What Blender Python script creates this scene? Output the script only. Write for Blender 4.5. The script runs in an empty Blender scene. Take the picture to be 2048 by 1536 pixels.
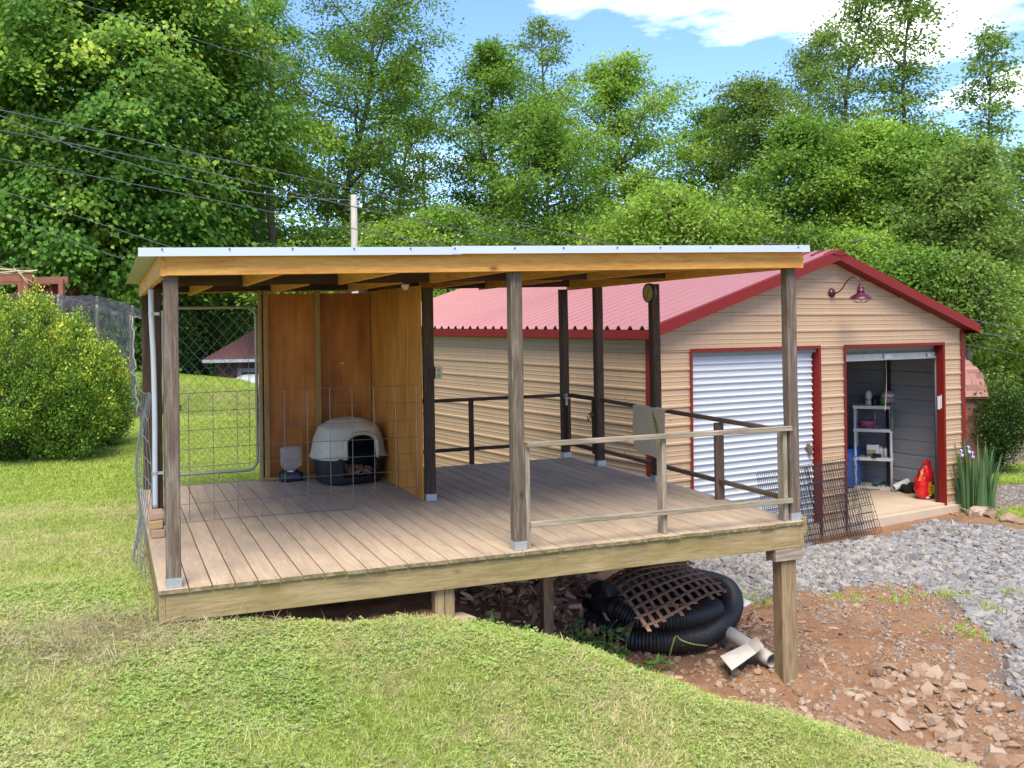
import bpy, math, random
import numpy as np
from mathutils import Vector, Matrix, Euler
rnd = random.Random(7)
rng = np.random.default_rng(7)
S = bpy.context.scene
# ---------------------------------------------------------------- camera
F, CYY, PITCH, ROLL, YAW = 2038.65, 610.0, 0.010595, -0.015628, 0.379107
CAM = np.array([-0.287629, -6.766343, 1.682596])
def _axes():
    f = np.array([math.sin(YAW)*math.cos(PITCH), math.cos(YAW)*math.cos(PITCH), math.sin(PITCH)])
    r = np.array([math.cos(YAW), -math.sin(YAW), 0.0]); u = np.cross(r, f)
    return math.cos(ROLL)*r+math.sin(ROLL)*u, -math.sin(ROLL)*r+math.cos(ROLL)*u, f
AR, AU, AF = _axes()
cd = bpy.data.cameras.new('camera'); cam = bpy.data.objects.new('camera', cd); S.collection.objects.link(cam)
cd.sensor_width = 36; cd.lens = F/2048*36; cd.shift_y = -(768-CYY)/2048; cd.clip_end = 1500; cd.clip_start = .05
M = Matrix([[AR[0], AU[0], -AF[0], CAM[0]], [AR[1], AU[1], -AF[1], CAM[1]], [AR[2], AU[2], -AF[2], CAM[2]], [0, 0, 0, 1]])
cam.matrix_world = M
S.camera = cam
# ---------------------------------------------------------------- sky, sun, exposure
SUN_EL, SUN_HEAD = math.radians(57), math.radians(203)     # heading clockwise from +Y: behind the viewer, to the left
w = bpy.data.worlds.new('World'); S.world = w; w.use_nodes = True
nt = w.node_tree; nt.nodes.clear()
def N(nt, t, **k):
    n = nt.nodes.new(t)
    for a, b in k.items(): setattr(n, a, b)
    return n
out = N(nt, 'ShaderNodeOutputWorld'); bg = N(nt, 'ShaderNodeBackground'); sky = N(nt, 'ShaderNodeTexSky', sky_type='NISHITA')
sky.sun_disc = False; sky.sun_elevation = SUN_EL; sky.sun_rotation = SUN_HEAD; sky.altitude = 700; sky.air_density = 1.0; sky.dust_density = .3; sky.ozone_density = 1.5
bg.inputs['Strength'].default_value = .15
# thin fair-weather clouds over the clear sky, all round
tc = N(nt, 'ShaderNodeTexCoord'); mp = N(nt, 'ShaderNodeMapping'); mp.inputs['Scale'].default_value = (1.0, 1.0, 3.2); mp.inputs['Location'].default_value = (4.1, 4.617, .42)
no = N(nt, 'ShaderNodeTexNoise'); no.inputs['Scale'].default_value = 2.6; no.inputs['Detail'].default_value = 8; no.inputs['Roughness'].default_value = .52
cr = N(nt, 'ShaderNodeValToRGB'); cr.color_ramp.elements[0].position = .56; cr.color_ramp.elements[1].position = .72
mx = N(nt, 'ShaderNodeMix', data_type='RGBA'); mx.inputs['B'].default_value = (11.2, 10.6, 9.6, 1)
tint = N(nt, 'ShaderNodeMix', data_type='RGBA', blend_type='MULTIPLY'); tint.inputs['Factor'].default_value = 1; tint.inputs['B'].default_value = (.48, .56, .74, 1)
L = nt.links.new
L(tc.outputs['Generated'], mp.inputs[0]); L(mp.outputs[0], no.inputs['Vector']); L(no.outputs['Fac'], cr.inputs[0])
L(sky.outputs[0], tint.inputs['A']); L(tint.outputs['Result'], mx.inputs['A']); L(cr.outputs[0], mx.inputs['Factor']); L(mx.outputs['Result'], bg.inputs[0]); L(bg.outputs[0], out.inputs[0])
sl = bpy.data.lights.new('sun', 'SUN'); sl.energy = 2.5; sl.angle = math.radians(40); sl.color = (1, .915, .76)
so = bpy.data.objects.new('sun', sl); S.collection.objects.link(so)
sd = Vector((math.sin(SUN_HEAD)*math.cos(SUN_EL), math.cos(SUN_HEAD)*math.cos(SUN_EL), math.sin(SUN_EL)))
so.rotation_euler = (-sd).to_track_quat('-Z', 'Y').to_euler(); so.location = (0, 0, 30)
S.view_settings.view_transform = 'Standard'; S.view_settings.look = 'None'; S.view_settings.gamma = 1
S.view_settings.exposure = 1.5
S.cycles.max_bounces = 6; S.cycles.diffuse_bounces = 4; S.cycles.glossy_bounces = 2; S.cycles.transmission_bounces = 4; S.cycles.transparent_max_bounces = 8

# ---------------------------------------------------------------- helpers
def at(px, py, X=None, Y=None, Z=None, d=None, gu=None, gv=None):
    """the world point seen at a pixel of the 2048 x 1536 photograph on a given plane (or at distance d)"""
    D = AF+(px-1024)/F*AR-(py-CYY)/F*AU
    if X is not None: t = (X-CAM[0])/D[0]
    if Y is not None: t = (Y-CAM[1])/D[1]
    if Z is not None: t = (Z-CAM[2])/D[2]
    if d is not None: t = d
    if gv is not None: t = ((GP-CAM[:2])@DV+gv)/(D[:2]@DV)
    if gu is not None: t = ((GP-CAM[:2])@DU+gu)/(D[:2]@DU)
    P = CAM+t*D
    if gv is not None or gu is not None: return np.array([(P[:2]-GP)@DU, (P[:2]-GP)@DV, P[2]])
    return P
GP = np.array([5.850860, 4.137515]); GYAW = -0.19059
DU = np.array([math.cos(GYAW), -math.sin(GYAW)]); DV = np.array([math.sin(GYAW), math.cos(GYAW)])
def props(o, label=None, cat=None, group=None, kind=None):
    if label: o['label'] = label
    if cat: o['category'] = cat
    if group: o['group'] = group
    if kind: o['kind'] = kind
    return o
def thing(name, label, cat, loc=(0, 0, 0), rotz=0, group=None):
    o = bpy.data.objects.new(name, None); S.collection.objects.link(o); o.empty_display_size = .1
    o.location = loc; o.rotation_euler = (0, 0, rotz)
    return props(o, label, cat, group)
def link(name, me, parent=None, loc=(0, 0, 0), rot=None):
    o = bpy.data.objects.new(name, me); S.collection.objects.link(o)
    if parent: o.parent = parent
    o.location = loc
    if rot is not None: o.rotation_euler = rot
    return o
def rawmesh(name, V, Fc, mat, smooth=False, attrs=None):
    me = bpy.data.meshes.new(name)
    V = np.asarray(V, dtype=np.float32)
    if isinstance(Fc, np.ndarray) and Fc.ndim == 2:
        n, k = Fc.shape
        me.vertices.add(len(V)); me.vertices.foreach_set('co', V.ravel())
        me.loops.add(n*k); me.loops.foreach_set('vertex_index', Fc.astype(np.int32).ravel())
        me.polygons.add(n); me.polygons.foreach_set('loop_start', np.arange(0, n*k, k, dtype=np.int32))
        me.polygons.foreach_set('loop_total', np.full(n, k, dtype=np.int32))
        me.update(calc_edges=True)
    else:
        me.from_pydata([tuple(v) for v in V], [], [tuple(int(i) for i in f) for f in Fc]); me.update()
    if smooth: me.polygons.foreach_set('use_smooth', np.ones(len(me.polygons), dtype=bool))
    for m in (mat if isinstance(mat, (list, tuple)) else [mat]): me.materials.append(m)
    if attrs:
        for k, (dom, a) in attrs.items():
            at_ = me.attributes.new(k, 'FLOAT', dom); at_.data.foreach_set('value', np.asarray(a, dtype=np.float32))
    return me
def centred(name, V, Fc, mat, parent=None, smooth=False, attrs=None):
    """mesh object whose origin sits at the centre of its own bounding box; V in the parent's frame"""
    V = np.asarray(V, float); c = (V.min(0)+V.max(0))/2
    return link(name, rawmesh(name, V-c, Fc, mat, smooth, attrs), parent, c)
def box_vf(a, b):
    (x0, y0, z0), (x1, y1, z1) = a, b
    V = [(x0, y0, z0), (x1, y0, z0), (x1, y1, z0), (x0, y1, z0), (x0, y0, z1), (x1, y0, z1), (x1, y1, z1), (x0, y1, z1)]
    return V, [(0, 3, 2, 1), (4, 5, 6, 7), (0, 1, 5, 4), (1, 2, 6, 5), (2, 3, 7, 6), (3, 0, 4, 7)]
def box(name, a, b, mat, parent=None): return centred(name, *box_vf(a, b), mat, parent)
def frame_of(d, up=(0, 0, 1)):
    d = np.asarray(d, float); d = d/np.linalg.norm(d); up = np.asarray(up, float)
    if abs(d@up) > .999: up = np.array([0, 1.0, 0])
    s = np.cross(up, d); s /= np.linalg.norm(s); return d, s, np.cross(d, s)
def beam_mesh(name, Ln, w, h, mat, ch=.003, seg=1, warp=0):
    prof = [(-w/2+ch, -h/2), (w/2-ch, -h/2), (w/2, -h/2+ch), (w/2, h/2-ch), (w/2-ch, h/2), (-w/2+ch, h/2), (-w/2, h/2-ch), (-w/2, -h/2+ch)]
    V = []; Fc = []
    for i in range(seg+1):
        x = -Ln/2+Ln*i/seg; o = warp*(rnd.random()-.5)
        V += [(x, p[0]+o, p[1]+o*.5) for p in prof]
    for i in range(seg):
        for j in range(8):
            a = i*8+j; b = i*8+(j+1) % 8; Fc.append((a, a+8, b+8, b))
    Fc.append(tuple(range(8))); Fc.append(tuple(reversed(range(seg*8, seg*8+8))))
    return rawmesh(name, V, Fc, mat)
def beam(name, p0, p1, w, h, mat, parent=None, up=(0, 0, 1), ch=.003, seg=1, warp=0):
    """timber from p0 to p1: w across, h along 'up'; its grain runs along local X"""
    p0 = np.asarray(p0, float); p1 = np.asarray(p1, float); d, s, u = frame_of(p1-p0, up)
    me = beam_mesh(name, np.linalg.norm(p1-p0), w, h, mat, ch, seg, warp)
    o = link(name, me, parent, (p0+p1)/2)
    o.rotation_euler = Matrix((d, s, u)).transposed().to_euler()
    return o
class Geo:
    def __init__(s): s.V = []; s.F = []; s.n = 0
    def add(s, V, Fc):
        V = np.asarray(V, float); s.V.append(V); s.F += [tuple(i+s.n for i in f) for f in Fc]; s.n += len(V); return s
    def box(s, a, b): return s.add(*box_vf(a, b))
    def tube(s, pts, r, sides=6, cap=True): return s.add(*tube_vf(pts, r, sides, cap))
    def bar(s, p0, p1, w, h, up=(0, 0, 1)):
        p0 = np.asarray(p0, float); p1 = np.asarray(p1, float); d, a, u = frame_of(p1-p0, up); V = []
        for p in (p0, p1):
            for i, j in ((-1, -1), (1, -1), (1, 1), (-1, 1)): V.append(p+a*i*w/2+u*j*h/2)
        return s.add(V, [(0, 1, 5, 4), (1, 2, 6, 5), (2, 3, 7, 6), (3, 0, 4, 7), (0, 3, 2, 1), (4, 5, 6, 7)])
    def lathe(s, prof, c=(0, 0, 0), n=24, axis='Z'):
        V = []
        for r, z in prof:
            for k in range(n):
                a = 2*math.pi*k/n; V.append((r*math.cos(a), r*math.sin(a), z))
        V = np.array(V)
        if axis == 'Y': V = V[:, [0, 2, 1]]
        if axis == 'X': V = V[:, [2, 0, 1]]
        Fc = [(i*n+k, i*n+(k+1) % n, (i+1)*n+(k+1) % n, (i+1)*n+k) for i in range(len(prof)-1) for k in range(n)]
        return s.add(V+np.asarray(c), Fc)
    def build(s, name, mat, parent=None, smooth=False):
        return centred(name, np.concatenate(s.V), s.F, mat, parent, smooth)
def tube_vf(pts, r, sides=6, cap=True):
    P = np.asarray(pts, float); n = len(P); r = np.full(n, r) if np.isscalar(r) else np.asarray(r, float)
    T = np.gradient(P, axis=0); T /= np.linalg.norm(T, axis=1)[:, None]+1e-12
    up = np.array([0, 0, 1.0]) if abs(T[0][2]) < .9 else np.array([1.0, 0, 0])
    a = np.cross(T[0], up); a /= np.linalg.norm(a); V = []
    for i in range(n):
        a = a-T[i]*(a@T[i]); a /= np.linalg.norm(a)+1e-12; b = np.cross(T[i], a)
        for k in range(sides):
            t = 2*math.pi*k/sides; V.append(P[i]+r[i]*(math.cos(t)*a+math.sin(t)*b))
    Fc = [(i*sides+k, i*sides+(k+1) % sides, (i+1)*sides+(k+1) % sides, (i+1)*sides+k) for i in range(n-1) for k in range(sides)]
    if cap: Fc += [tuple(reversed(range(sides))), tuple(range((n-1)*sides, n*sides))]
    return np.array(V), Fc
def tube(name, pts, r, mat, parent=None, sides=8, smooth=True): return Geo().tube(pts, r, sides).build(name, mat, parent, smooth)
def smoothpath(pts, n=60):
    P = np.asarray(pts, float); m = len(P); out_ = []
    for i in range(m-1):
        p0, p1, p2, p3 = P[max(i-1, 0)], P[i], P[i+1], P[min(i+2, m-1)]
        for t in np.linspace(0, 1, max(2, n//(m-1)), endpoint=False):
            out_.append(.5*((2*p1)+(-p0+p2)*t+(2*p0-5*p1+4*p2-p3)*t*t+(-p0+3*p1-3*p2+p3)*t**3))
    out_.append(P[-1]); return np.array(out_)

# ---------------------------------------------------------------- materials
def newmat(name):
    m = bpy.data.materials.new(name); m.use_nodes = True; nt = m.node_tree; p = nt.nodes['Principled BSDF']
    return m, nt, p, nt.links.new
def ramp(nt, stops, fac=None):
    r = nt.nodes.new('ShaderNodeValToRGB'); e = r.color_ramp.elements
    while len(e) < len(stops): e.new(.5)
    for i, (pos, c) in enumerate(stops): e[i].position = pos; e[i].color = (*c, 1) if len(c) == 3 else c
    if fac is not None: nt.links.new(fac, r.inputs[0])
    return r
def noise(nt, vec, scale, detail=5, rough=.55, dist=0):
    n = nt.nodes.new('ShaderNodeTexNoise'); n.inputs['Scale'].default_value = scale; n.inputs['Detail'].default_value = detail
    n.inputs['Roughness'].default_value = rough; n.inputs['Distortion'].default_value = dist
    if vec is not None: nt.links.new(vec, n.inputs['Vector'])
    return n.outputs['Fac']
def mixc(nt, fac, a, b, blend='MIX'):
    m = nt.nodes.new('ShaderNodeMix'); m.data_type = 'RGBA'; m.blend_type = blend
    for s_, v in (('Factor', fac), ('A', a), ('B', b)):
        if isinstance(v, (int, float)): m.inputs[s_].default_value = v
        elif isinstance(v, tuple): m.inputs[s_].default_value = (*v, 1)
        else: nt.links.new(v, m.inputs[s_])
    return m.outputs['Result']
def mathn(nt, op, a, b=0.0):
    m = nt.nodes.new('ShaderNodeMath'); m.operation = op
    for i, v in enumerate((a, b)):
        if isinstance(v, (int, float)): m.inputs[i].default_value = v
        else: nt.links.new(v, m.inputs[i])
    return m.outputs[0]
def objvec(nt, scale=(1, 1, 1), rnd_=True, coord='Object'):
    tc = nt.nodes.new('ShaderNodeTexCoord'); v = tc.outputs[coord]
    if coord == 'World':
        pass
    if rnd_:
        oi = nt.nodes.new('ShaderNodeObjectInfo'); va = nt.nodes.new('ShaderNodeVectorMath'); va.operation = 'MULTIPLY_ADD'
        cb = nt.nodes.new('ShaderNodeCombineXYZ')
        for i in range(3): nt.links.new(oi.outputs['Random'], cb.inputs[i])
        nt.links.new(cb.outputs[0], va.inputs[0]); va.inputs[1].default_value = (37, 19, 23); nt.links.new(v, va.inputs[2]); v = va.outputs[0]
    mp = nt.nodes.new('ShaderNodeMapping'); mp.inputs['Scale'].default_value = scale; nt.links.new(v, mp.inputs[0])
    return mp.outputs[0]
def worldvec(nt):
    g = nt.nodes.new('ShaderNodeNewGeometry'); return g.outputs['Position']
def bump(nt, p, h, strength=.3, dist=.01):
    b = nt.nodes.new('ShaderNodeBump'); b.inputs['Strength'].default_value = strength; b.inputs['Distance'].default_value = dist
    nt.links.new(h, b.inputs['Height']); nt.links.new(b.outputs[0], p.inputs['Normal'])
def flat(name, col, rough=.6, metal=0, var=.12, vscale=6, spec=None, bumpk=0):
    m, nt, p, L = newmat(name); v = objvec(nt)
    c = mixc(nt, noise(nt, v, vscale, 6), tuple(max(0, x*(1-var)) for x in col), tuple(min(1, x*(1+var)) for x in col))
    L(c, p.inputs['Base Color']); p.inputs['Roughness'].default_value = rough; p.inputs['Metallic'].default_value = metal
    if spec is not None: p.inputs['Specular IOR Level'].default_value = spec
    if bumpk: bump(nt, p, noise(nt, v, vscale*8, 4), bumpk, .01)
    return m
def wood(name, dark, mid, light, grain=1.0, knots=.5, stain=None, stain_amt=.4, rough=.75, bmp=.35, board_var=.25, endgrain=None):
    m, nt, p, L = newmat(name)
    v = objvec(nt, (1.6, 26*grain, 26*grain)); fine = noise(nt, v, 3.4, 9, .68, .5)
    v2 = objvec(nt, (.7, 7, 7)); broad = noise(nt, v2, 1.6, 4, .5, 1.2)
    f = mathn(nt, 'ADD', mathn(nt, 'MULTIPLY', fine, .62), mathn(nt, 'MULTIPLY', broad, .38))
    c = ramp(nt, [(.32, dark), (.5, mid), (.66, light)], f).outputs[0]
    if stain:
        vs = objvec(nt, (1.3, 3, 3)); s_ = ramp(nt, [(.48, (0, 0, 0)), (.68, (1, 1, 1))], noise(nt, vs, 1.4, 6, .6)).outputs[0]
        c = mixc(nt, mathn(nt, 'MULTIPLY', s_, stain_amt), c, stain)
    vk = objvec(nt, (1.9, 3.6, 3.6)); vo = nt.nodes.new('ShaderNodeTexVoronoi'); vo.inputs['Scale'].default_value = 1; L(vk, vo.inputs['Vector'])
    k = ramp(nt, [(.0, (1, 1, 1)), (.045, (.8, .8, .8)), (.075, (.25, .25, .25)), (.12, (0, 0, 0))], vo.outputs['Distance']).outputs[0]
    cs = nt.nodes.new('ShaderNodeSeparateColor'); L(vo.outputs['Color'], cs.inputs[0])
    k = mathn(nt, 'MULTIPLY', mathn(nt, 'MULTIPLY', k, mathn(nt, 'GREATER_THAN', cs.outputs[0], .35)), knots)
    c = mixc(nt, k, c, tuple(x*.35 for x in dark))
    if endgrain:
        tcn_ = nt.nodes.new('ShaderNodeTexCoord'); sn_ = nt.nodes.new('ShaderNodeSeparateXYZ'); L(tcn_.outputs['Normal'], sn_.inputs[0])
        e_ = mathn(nt, 'MULTIPLY', mathn(nt, 'GREATER_THAN', mathn(nt, 'ABSOLUTE', sn_.outputs[0]), .8), ramp(nt, [(.3, (.45, .45, .45)), (.6, (1, 1, 1))], noise(nt, objvec(nt, (20, 14, 14)), 1.5, 4)).outputs[0])
        c = mixc(nt, e_, c, endgrain)
    oi = nt.nodes.new('ShaderNodeObjectInfo')
    g = mathn(nt, 'ADD', mathn(nt, 'MULTIPLY', oi.outputs['Random'], board_var*2), 1-board_var)
    hs = nt.nodes.new('ShaderNodeHueSaturation'); L(g, hs.inputs['Value']); L(c, hs.inputs['Color'])
    L(hs.outputs[0], p.inputs['Base Color']); p.inputs['Roughness'].default_value = rough; p.inputs['Specular IOR Level'].default_value = .25
    bump(nt, p, f, bmp, .004)
    return m
W = {}
W['deck'] = wood('deck_wood', (.335, .245, .16), (.405, .305, .21), (.475, .37, .262), .7, .25, (.30, .235, .175), .85, board_var=.08, bmp=.12, endgrain=(.13, .105, .04))
W['rim'] = wood('rim_wood', (.14, .095, .045), (.27, .20, .095), (.37, .29, .16), .7, .9, (.20, .17, .05), .5, board_var=.06)
W['gray'] = wood('weathered_post_wood', (.048, .034, .025), (.125, .092, .068), (.275, .225, .18), 1.1, .8, (.10, .07, .05), .4, board_var=.1)
W['brown'] = wood('brown_rail_wood', (.05, .032, .022), (.13, .085, .058), (.22, .16, .11), 1, .4, None)
W['rail'] = wood('rail_wood', (.11, .085, .06), (.26, .21, .15), (.42, .36, .28), 1.1, .8, (.10, .10, .05), .5, board_var=.1)
W['dark'] = wood('dark_post_wood', (.024, .014, .009), (.062, .036, .022), (.12, .074, .048), 1.2, .4, (.03, .02, .015), .3, board_var=.15)
W['new'] = wood('new_lumber', (.46, .17, .03), (.66, .30, .065), (.76, .42, .12), .55, 1.0, None, board_var=.08, rough=.6, bmp=.1)
W['stud'] = wood('stud_wood', (.22, .13, .04), (.34, .21, .07), (.44, .29, .11), 1, .4, None, board_var=.1)
W['old'] = wood('old_stub_wood', (.11, .07, .035), (.26, .175, .095), (.38, .28, .16), .8, .5, (.2, .2, .06), .5, board_var=.12)
def plymat(name, dark, mid, light):
    m, nt, p, L = newmat(name)
    v = objvec(nt, (.55, 2.6, 2.6)); w_ = nt.nodes.new('ShaderNodeTexWave'); w_.wave_type = 'BANDS'; w_.bands_direction = 'Y'
    w_.inputs['Scale'].default_value = 1.6; w_.inputs['Distortion'].default_value = 9; w_.inputs['Detail'].default_value = 4; w_.inputs['Detail Scale'].default_value = .8
    L(v, w_.inputs['Vector']); f = mathn(nt, 'ADD', mathn(nt, 'MULTIPLY', w_.outputs['Fac'], .12), mathn(nt, 'MULTIPLY', noise(nt, objvec(nt, (1.2, 22, 22)), 2, 4, .5), .22))
    f = mathn(nt, 'ADD', f, mathn(nt, 'MULTIPLY', noise(nt, objvec(nt, (1, 2.4, 2.4)), 1.5, 5), .62))
    L(ramp(nt, [(.34, dark), (.5, mid), (.68, light)], f).outputs[0], p.inputs['Base Color']); p.inputs['Roughness'].default_value = .55
    p.inputs['Specular IOR Level'].default_value = .3
    return m
W['ply'] = plymat('plywood_red_brown', (.27, .080, .012), (.43, .145, .022), (.57, .235, .045))
W['ply2'] = plymat('plywood_orange', (.38, .135, .020), (.57, .235, .038), (.70, .34, .07))
galv = flat('galvanised_steel', (.42, .44, .45), .42, .6, .25, 30)
wiremat = flat('fence_wire', (.22, .23, .23), .45, .7, .2, 10)
blackwire = flat('black_wire', (.018, .02, .025), .5, .2, .3, 10)
roofwhite = flat('shelter_roof_metal', (.47, .50, .54), .38, .3, .05, 3)
roofunder = flat('roof_sheet_underside', (.50, .49, .43), .5, .15, .1, 3)
redtrim = flat('red_trim', (.165, .011, .008), .5, 0, .12, 3, .25)
redroof = flat('garage_roof_red', (.43, .19, .18), .30, .4, .08, 2)
def siding_paint():
    m, nt, p, L = newmat('tan_siding'); v = objvec(nt); P_ = worldvec(nt); sp = nt.nodes.new('ShaderNodeSeparateXYZ'); L(P_, sp.inputs[0])
    c = mixc(nt, noise(nt, v, 1.2, 4), (.415, .278, .166), (.445, .302, .184))
    mp_ = nt.nodes.new('ShaderNodeMapping'); mp_.inputs['Scale'].default_value = (9, 9, .5); L(P_, mp_.inputs[0])
    st_ = ramp(nt, [(.52, (0, 0, 0)), (.75, (1, 1, 1))], noise(nt, mp_.outputs[0], 1.3, 5, .6)).outputs[0]
    c = mixc(nt, mathn(nt, 'MULTIPLY', st_, .22), c, (.26, .18, .11))
    low = nt.nodes.new('ShaderNodeMapRange'); L(sp.outputs[2], low.inputs[0]); low.inputs[1].default_value = -.75; low.inputs[2].default_value = -1.4
    sm = mathn(nt, 'MULTIPLY', low.outputs[0], ramp(nt, [(.35, (0, 0, 0)), (.62, (1, 1, 1))], noise(nt, P_, 9, 6, .7)).outputs[0])
    c = mixc(nt, mathn(nt, 'MULTIPLY', sm, .75), c, (.26, .13, .07))
    L(c, p.inputs['Base Color']); L(mathn(nt, 'ADD', mathn(nt, 'MULTIPLY', noise(nt, v, 6, 4), .3), .35), p.inputs['Roughness']); p.inputs['Specular IOR Level'].default_value = .35
    bump(nt, p, noise(nt, v, 2.2, 2), .25, .02)
    return m
tan = siding_paint()
inner = flat('bare_siding_inside', (.36, .37, .38), .5, .3, .1, 4)
whitedoor = flat('white_door_metal', (.45, .47, .49), .42, 0, .04, 3)
concrete = flat('concrete', (.46, .36, .26), .9, 0, .18, 3, .2, .3)
maroon = flat('maroon_enamel', (.07, .006, .016), .28, 0, .1, 5)
pvc = flat('conduit_grey', (.46, .49, .52), .5, 0, .06, 3)
whitepl = flat('white_plastic', (.68, .68, .66), .45, 0, .06, 4)
blackpl = flat('black_plastic', (.012, .013, .016), .42, 0, .2, 8)
navypl = flat('navy_plastic', (.012, .018, .035), .4, 0, .2, 8)
screwm = flat('screw_heads', (.06, .06, .065), .5, .5)
# ---------------------------------------------------------------- terrain
def vnoise(x, y, seed=0):
    """value noise on arrays"""
    xi = np.floor(x).astype(np.int64); yi = np.floor(y).astype(np.int64); fx = x-xi; fy = y-yi
    fx = fx*fx*(3-2*fx); fy = fy*fy*(3-2*fy)
    def h(a, b):
        n = (a*374761393+b*668265263+seed*974711) & 0x7fffffff
        n = ((n ^ (n >> 13))*1274126177) & 0x7fffffff
        return ((n ^ (n >> 16)) & 0xffff)/65535.0
    return (h(xi, yi)*(1-fx)+h(xi+1, yi)*fx)*(1-fy)+(h(xi, yi+1)*(1-fx)+h(xi+1, yi+1)*fx)*fy
def fbm(x, y, o=4, seed=0):
    r = 0; a = .5; t = 0
    for k in range(o): r = r+a*vnoise(x*2**k, y*2**k, seed+k); t += a; a *= .5
    return r/t
EDGE = np.array([(-3, .02, -.3), (0, .02, -.24), (.8, .0, -.31), (1.5, -.02, -.38), (1.94, -.04, -.45), (2.22, -.03, -.5), (2.46, -.2, -.55), (2.67, -.29, -.62), (2.87, -.39, -.7), (3.01, -.56, -.75), (3.2, -.62, -.82), (3.4, -.8, -.9), (3.67, -.86, -.97), (3.89, -.98, -1.03), (4.17, -1.13, -1.1), (4.33, -1.35, -1.15), (4.57, -1.48, -1.2), (4.74, -1.68, -1.25), (5.6, -2.7, -1.42), (8, -5, -1.6)])
EDGE[:, 1] -= .075*(EDGE[:, 0] > 2.2)
CT = [tuple(p) for p in EDGE[1:]] + [(-1, -.5, -.3), (-.8, -1.5, -.42), (.3, -1.75, -.5), (1.0, -1.0, -.46), (1.6, -1.75, -.74), (2.4, -1.2, -.72), (3.3, -1.6, -1.1), (0, -3, -.6), (3, -4, -1.2), (-4, -2, -.4), (-4, 3, -.15),
      (0, 1, -.23), (0, 4.2, -.2), (-1, 2, -.16), (1, 1, -.34), (1, 3, -.3), (1.8, .8, -.46), (2.0, 3, -.4), (2.1, 1.6, -.55), (2.6, 1.6, -.66), (2.9, .71, -.9), (2.65, .2, -.8), (3.0, 3, -.75), (2.9, .0, -1.0), (3.2, -.3, -1.12), (3.6, -.55, -1.2), (4.1, -.7, -1.27), (4.6, -1.1, -1.33),
      (3.4, 1.8, -1.0), (3.8, 1.6, -1.16), (3.89, .74, -1.18), (3.4, .3, -1.15), (4.85, .1, -1.24), (4.4, 2.4, -1.2), (4.5, 3.6, -1.15), (3.6, 4.4, -.9), (5.2, -1.4, -1.42), (5.4, -1.64, -1.44), (6, 2.4, -1.38), (7.3, .1, -1.42), (5.4, .6, -1.34), (5.3, 4.5, -1.3), (5.8, 3.6, -1.38), (8.2, 3.6, -1.38), (10.5, 3.0, -1.4), (8, -1.5, -1.45),
      (12, 3.6, -1.42), (11.7, 5.0, -1.40), (14, 8, -1.42), (16, 12, -1.45), (20, 8, -1.45), (22, 18, -1.5), (12, 0, -1.5), (14, -6, -1.5), (30, 20, -1.6), (30, 0, -1.6),
      (-1, 6, -.1), (1, 6.5, -.15), (2.6, 6.2, -.35), (0, 10, .02), (-2, 10, 0), (2.5, 10, -.05), (-.0, 15, .28), (2.3, 15, .12), (-4, 15, .4), (0, 19.5, .50), (-5, 20, .7), (3.0, 18.6, .16), (5.4, 14, -.5), (6, 18, -.6), (4, 24, -1.0), (0, 25, .2), (-6, 26, .6), (4, 32, -2.0), (-4, 36, .2), (12, 22, -1.6), (12, 34, -1.8), (24, 36, -1.8),
      (-12, 0, -.2), (-12, 15, .6), (-14, 30, 1.2), (-10, -12, -.8), (10, -14, -1.8), (45, 50, -1.8), (10, 55, -1.8), (-25, 50, 1.5), (60, 10, -2), (40, -20, -2), (-30, -20, -.5), (-40, 10, .8)]
CT += [tuple((GP+DU*u_+DV*v_).round(2))+(z_,) for u_, v_, z_ in ((-.35, 1.2, -1.36), (-.35, 3, -1.3), (-.35, 5, -1.15), (-.35, 7, -1.0), (-1.1, 2.5, -1.15), (-1.2, 5, -1.0), (-.5, 8.6, -.95))]
CT = np.array(CT, float)
def _U(r2): return np.where(r2 > 1e-9, r2*np.log(r2+1e-12)*.5, 0)
def _tps(P):
    n = len(P); r2 = ((P[:, None, :2]-P[None, :, :2])**2).sum(-1); K = _U(r2)+np.eye(n)*.006
    Q = np.c_[np.ones(n), P[:, :2]]; A = np.block([[K, Q], [Q.T, np.zeros((3, 3))]])
    return np.linalg.solve(A, np.r_[P[:, 2], 0, 0, 0])
CW = _tps(CT)
def ground0(x, y):
    x = np.clip(np.asarray(x, float), -42, 62); y = np.clip(np.asarray(y, float), -22, 56); s = x.shape; x = x.ravel(); y = y.ravel()
    z = CW[-3]+CW[-2]*x+CW[-1]*y
    for i, c in enumerate(CT): z = z+CW[i]*_U((x-c[0])**2+(y-c[1])**2)
    return z.reshape(s)
def inpoly(x, y, poly):
    r = np.zeros(np.shape(x), bool); n = len(poly)
    for i in range(n):
        (x0, y0), (x1, y1) = poly[i][:2], poly[(i+1) % n][:2]
        with np.errstate(divide='ignore', invalid='ignore'):
            c = ((y0 > y) != (y1 > y)) & (x < (x1-x0)*(y-y0)/((y1-y0)+1e-12)+x0)
        r ^= c
    return r
def pxpoly(pts, Z=-1.4): return [tuple(at(a, b, Z=Z)[:2]) for a, b in pts]
POLY_FARLAWN = pxpoly([(1940, 1016), (2300, 1008), (2400, 1062), (2048, 1056), (1990, 1046), (1950, 1032)])
POLY_MIDLAWN = pxpoly([(1920, 968), (2500, 958), (2500, 920), (1930, 930)])
POLY_DRIVE = pxpoly([(1900, 925), (2600, 915), (2900, 878), (1900, 880)])
POLY_ROAD = pxpoly([(1900, 1013), (2500, 1000), (2500, 960), (1900, 970)])
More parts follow.
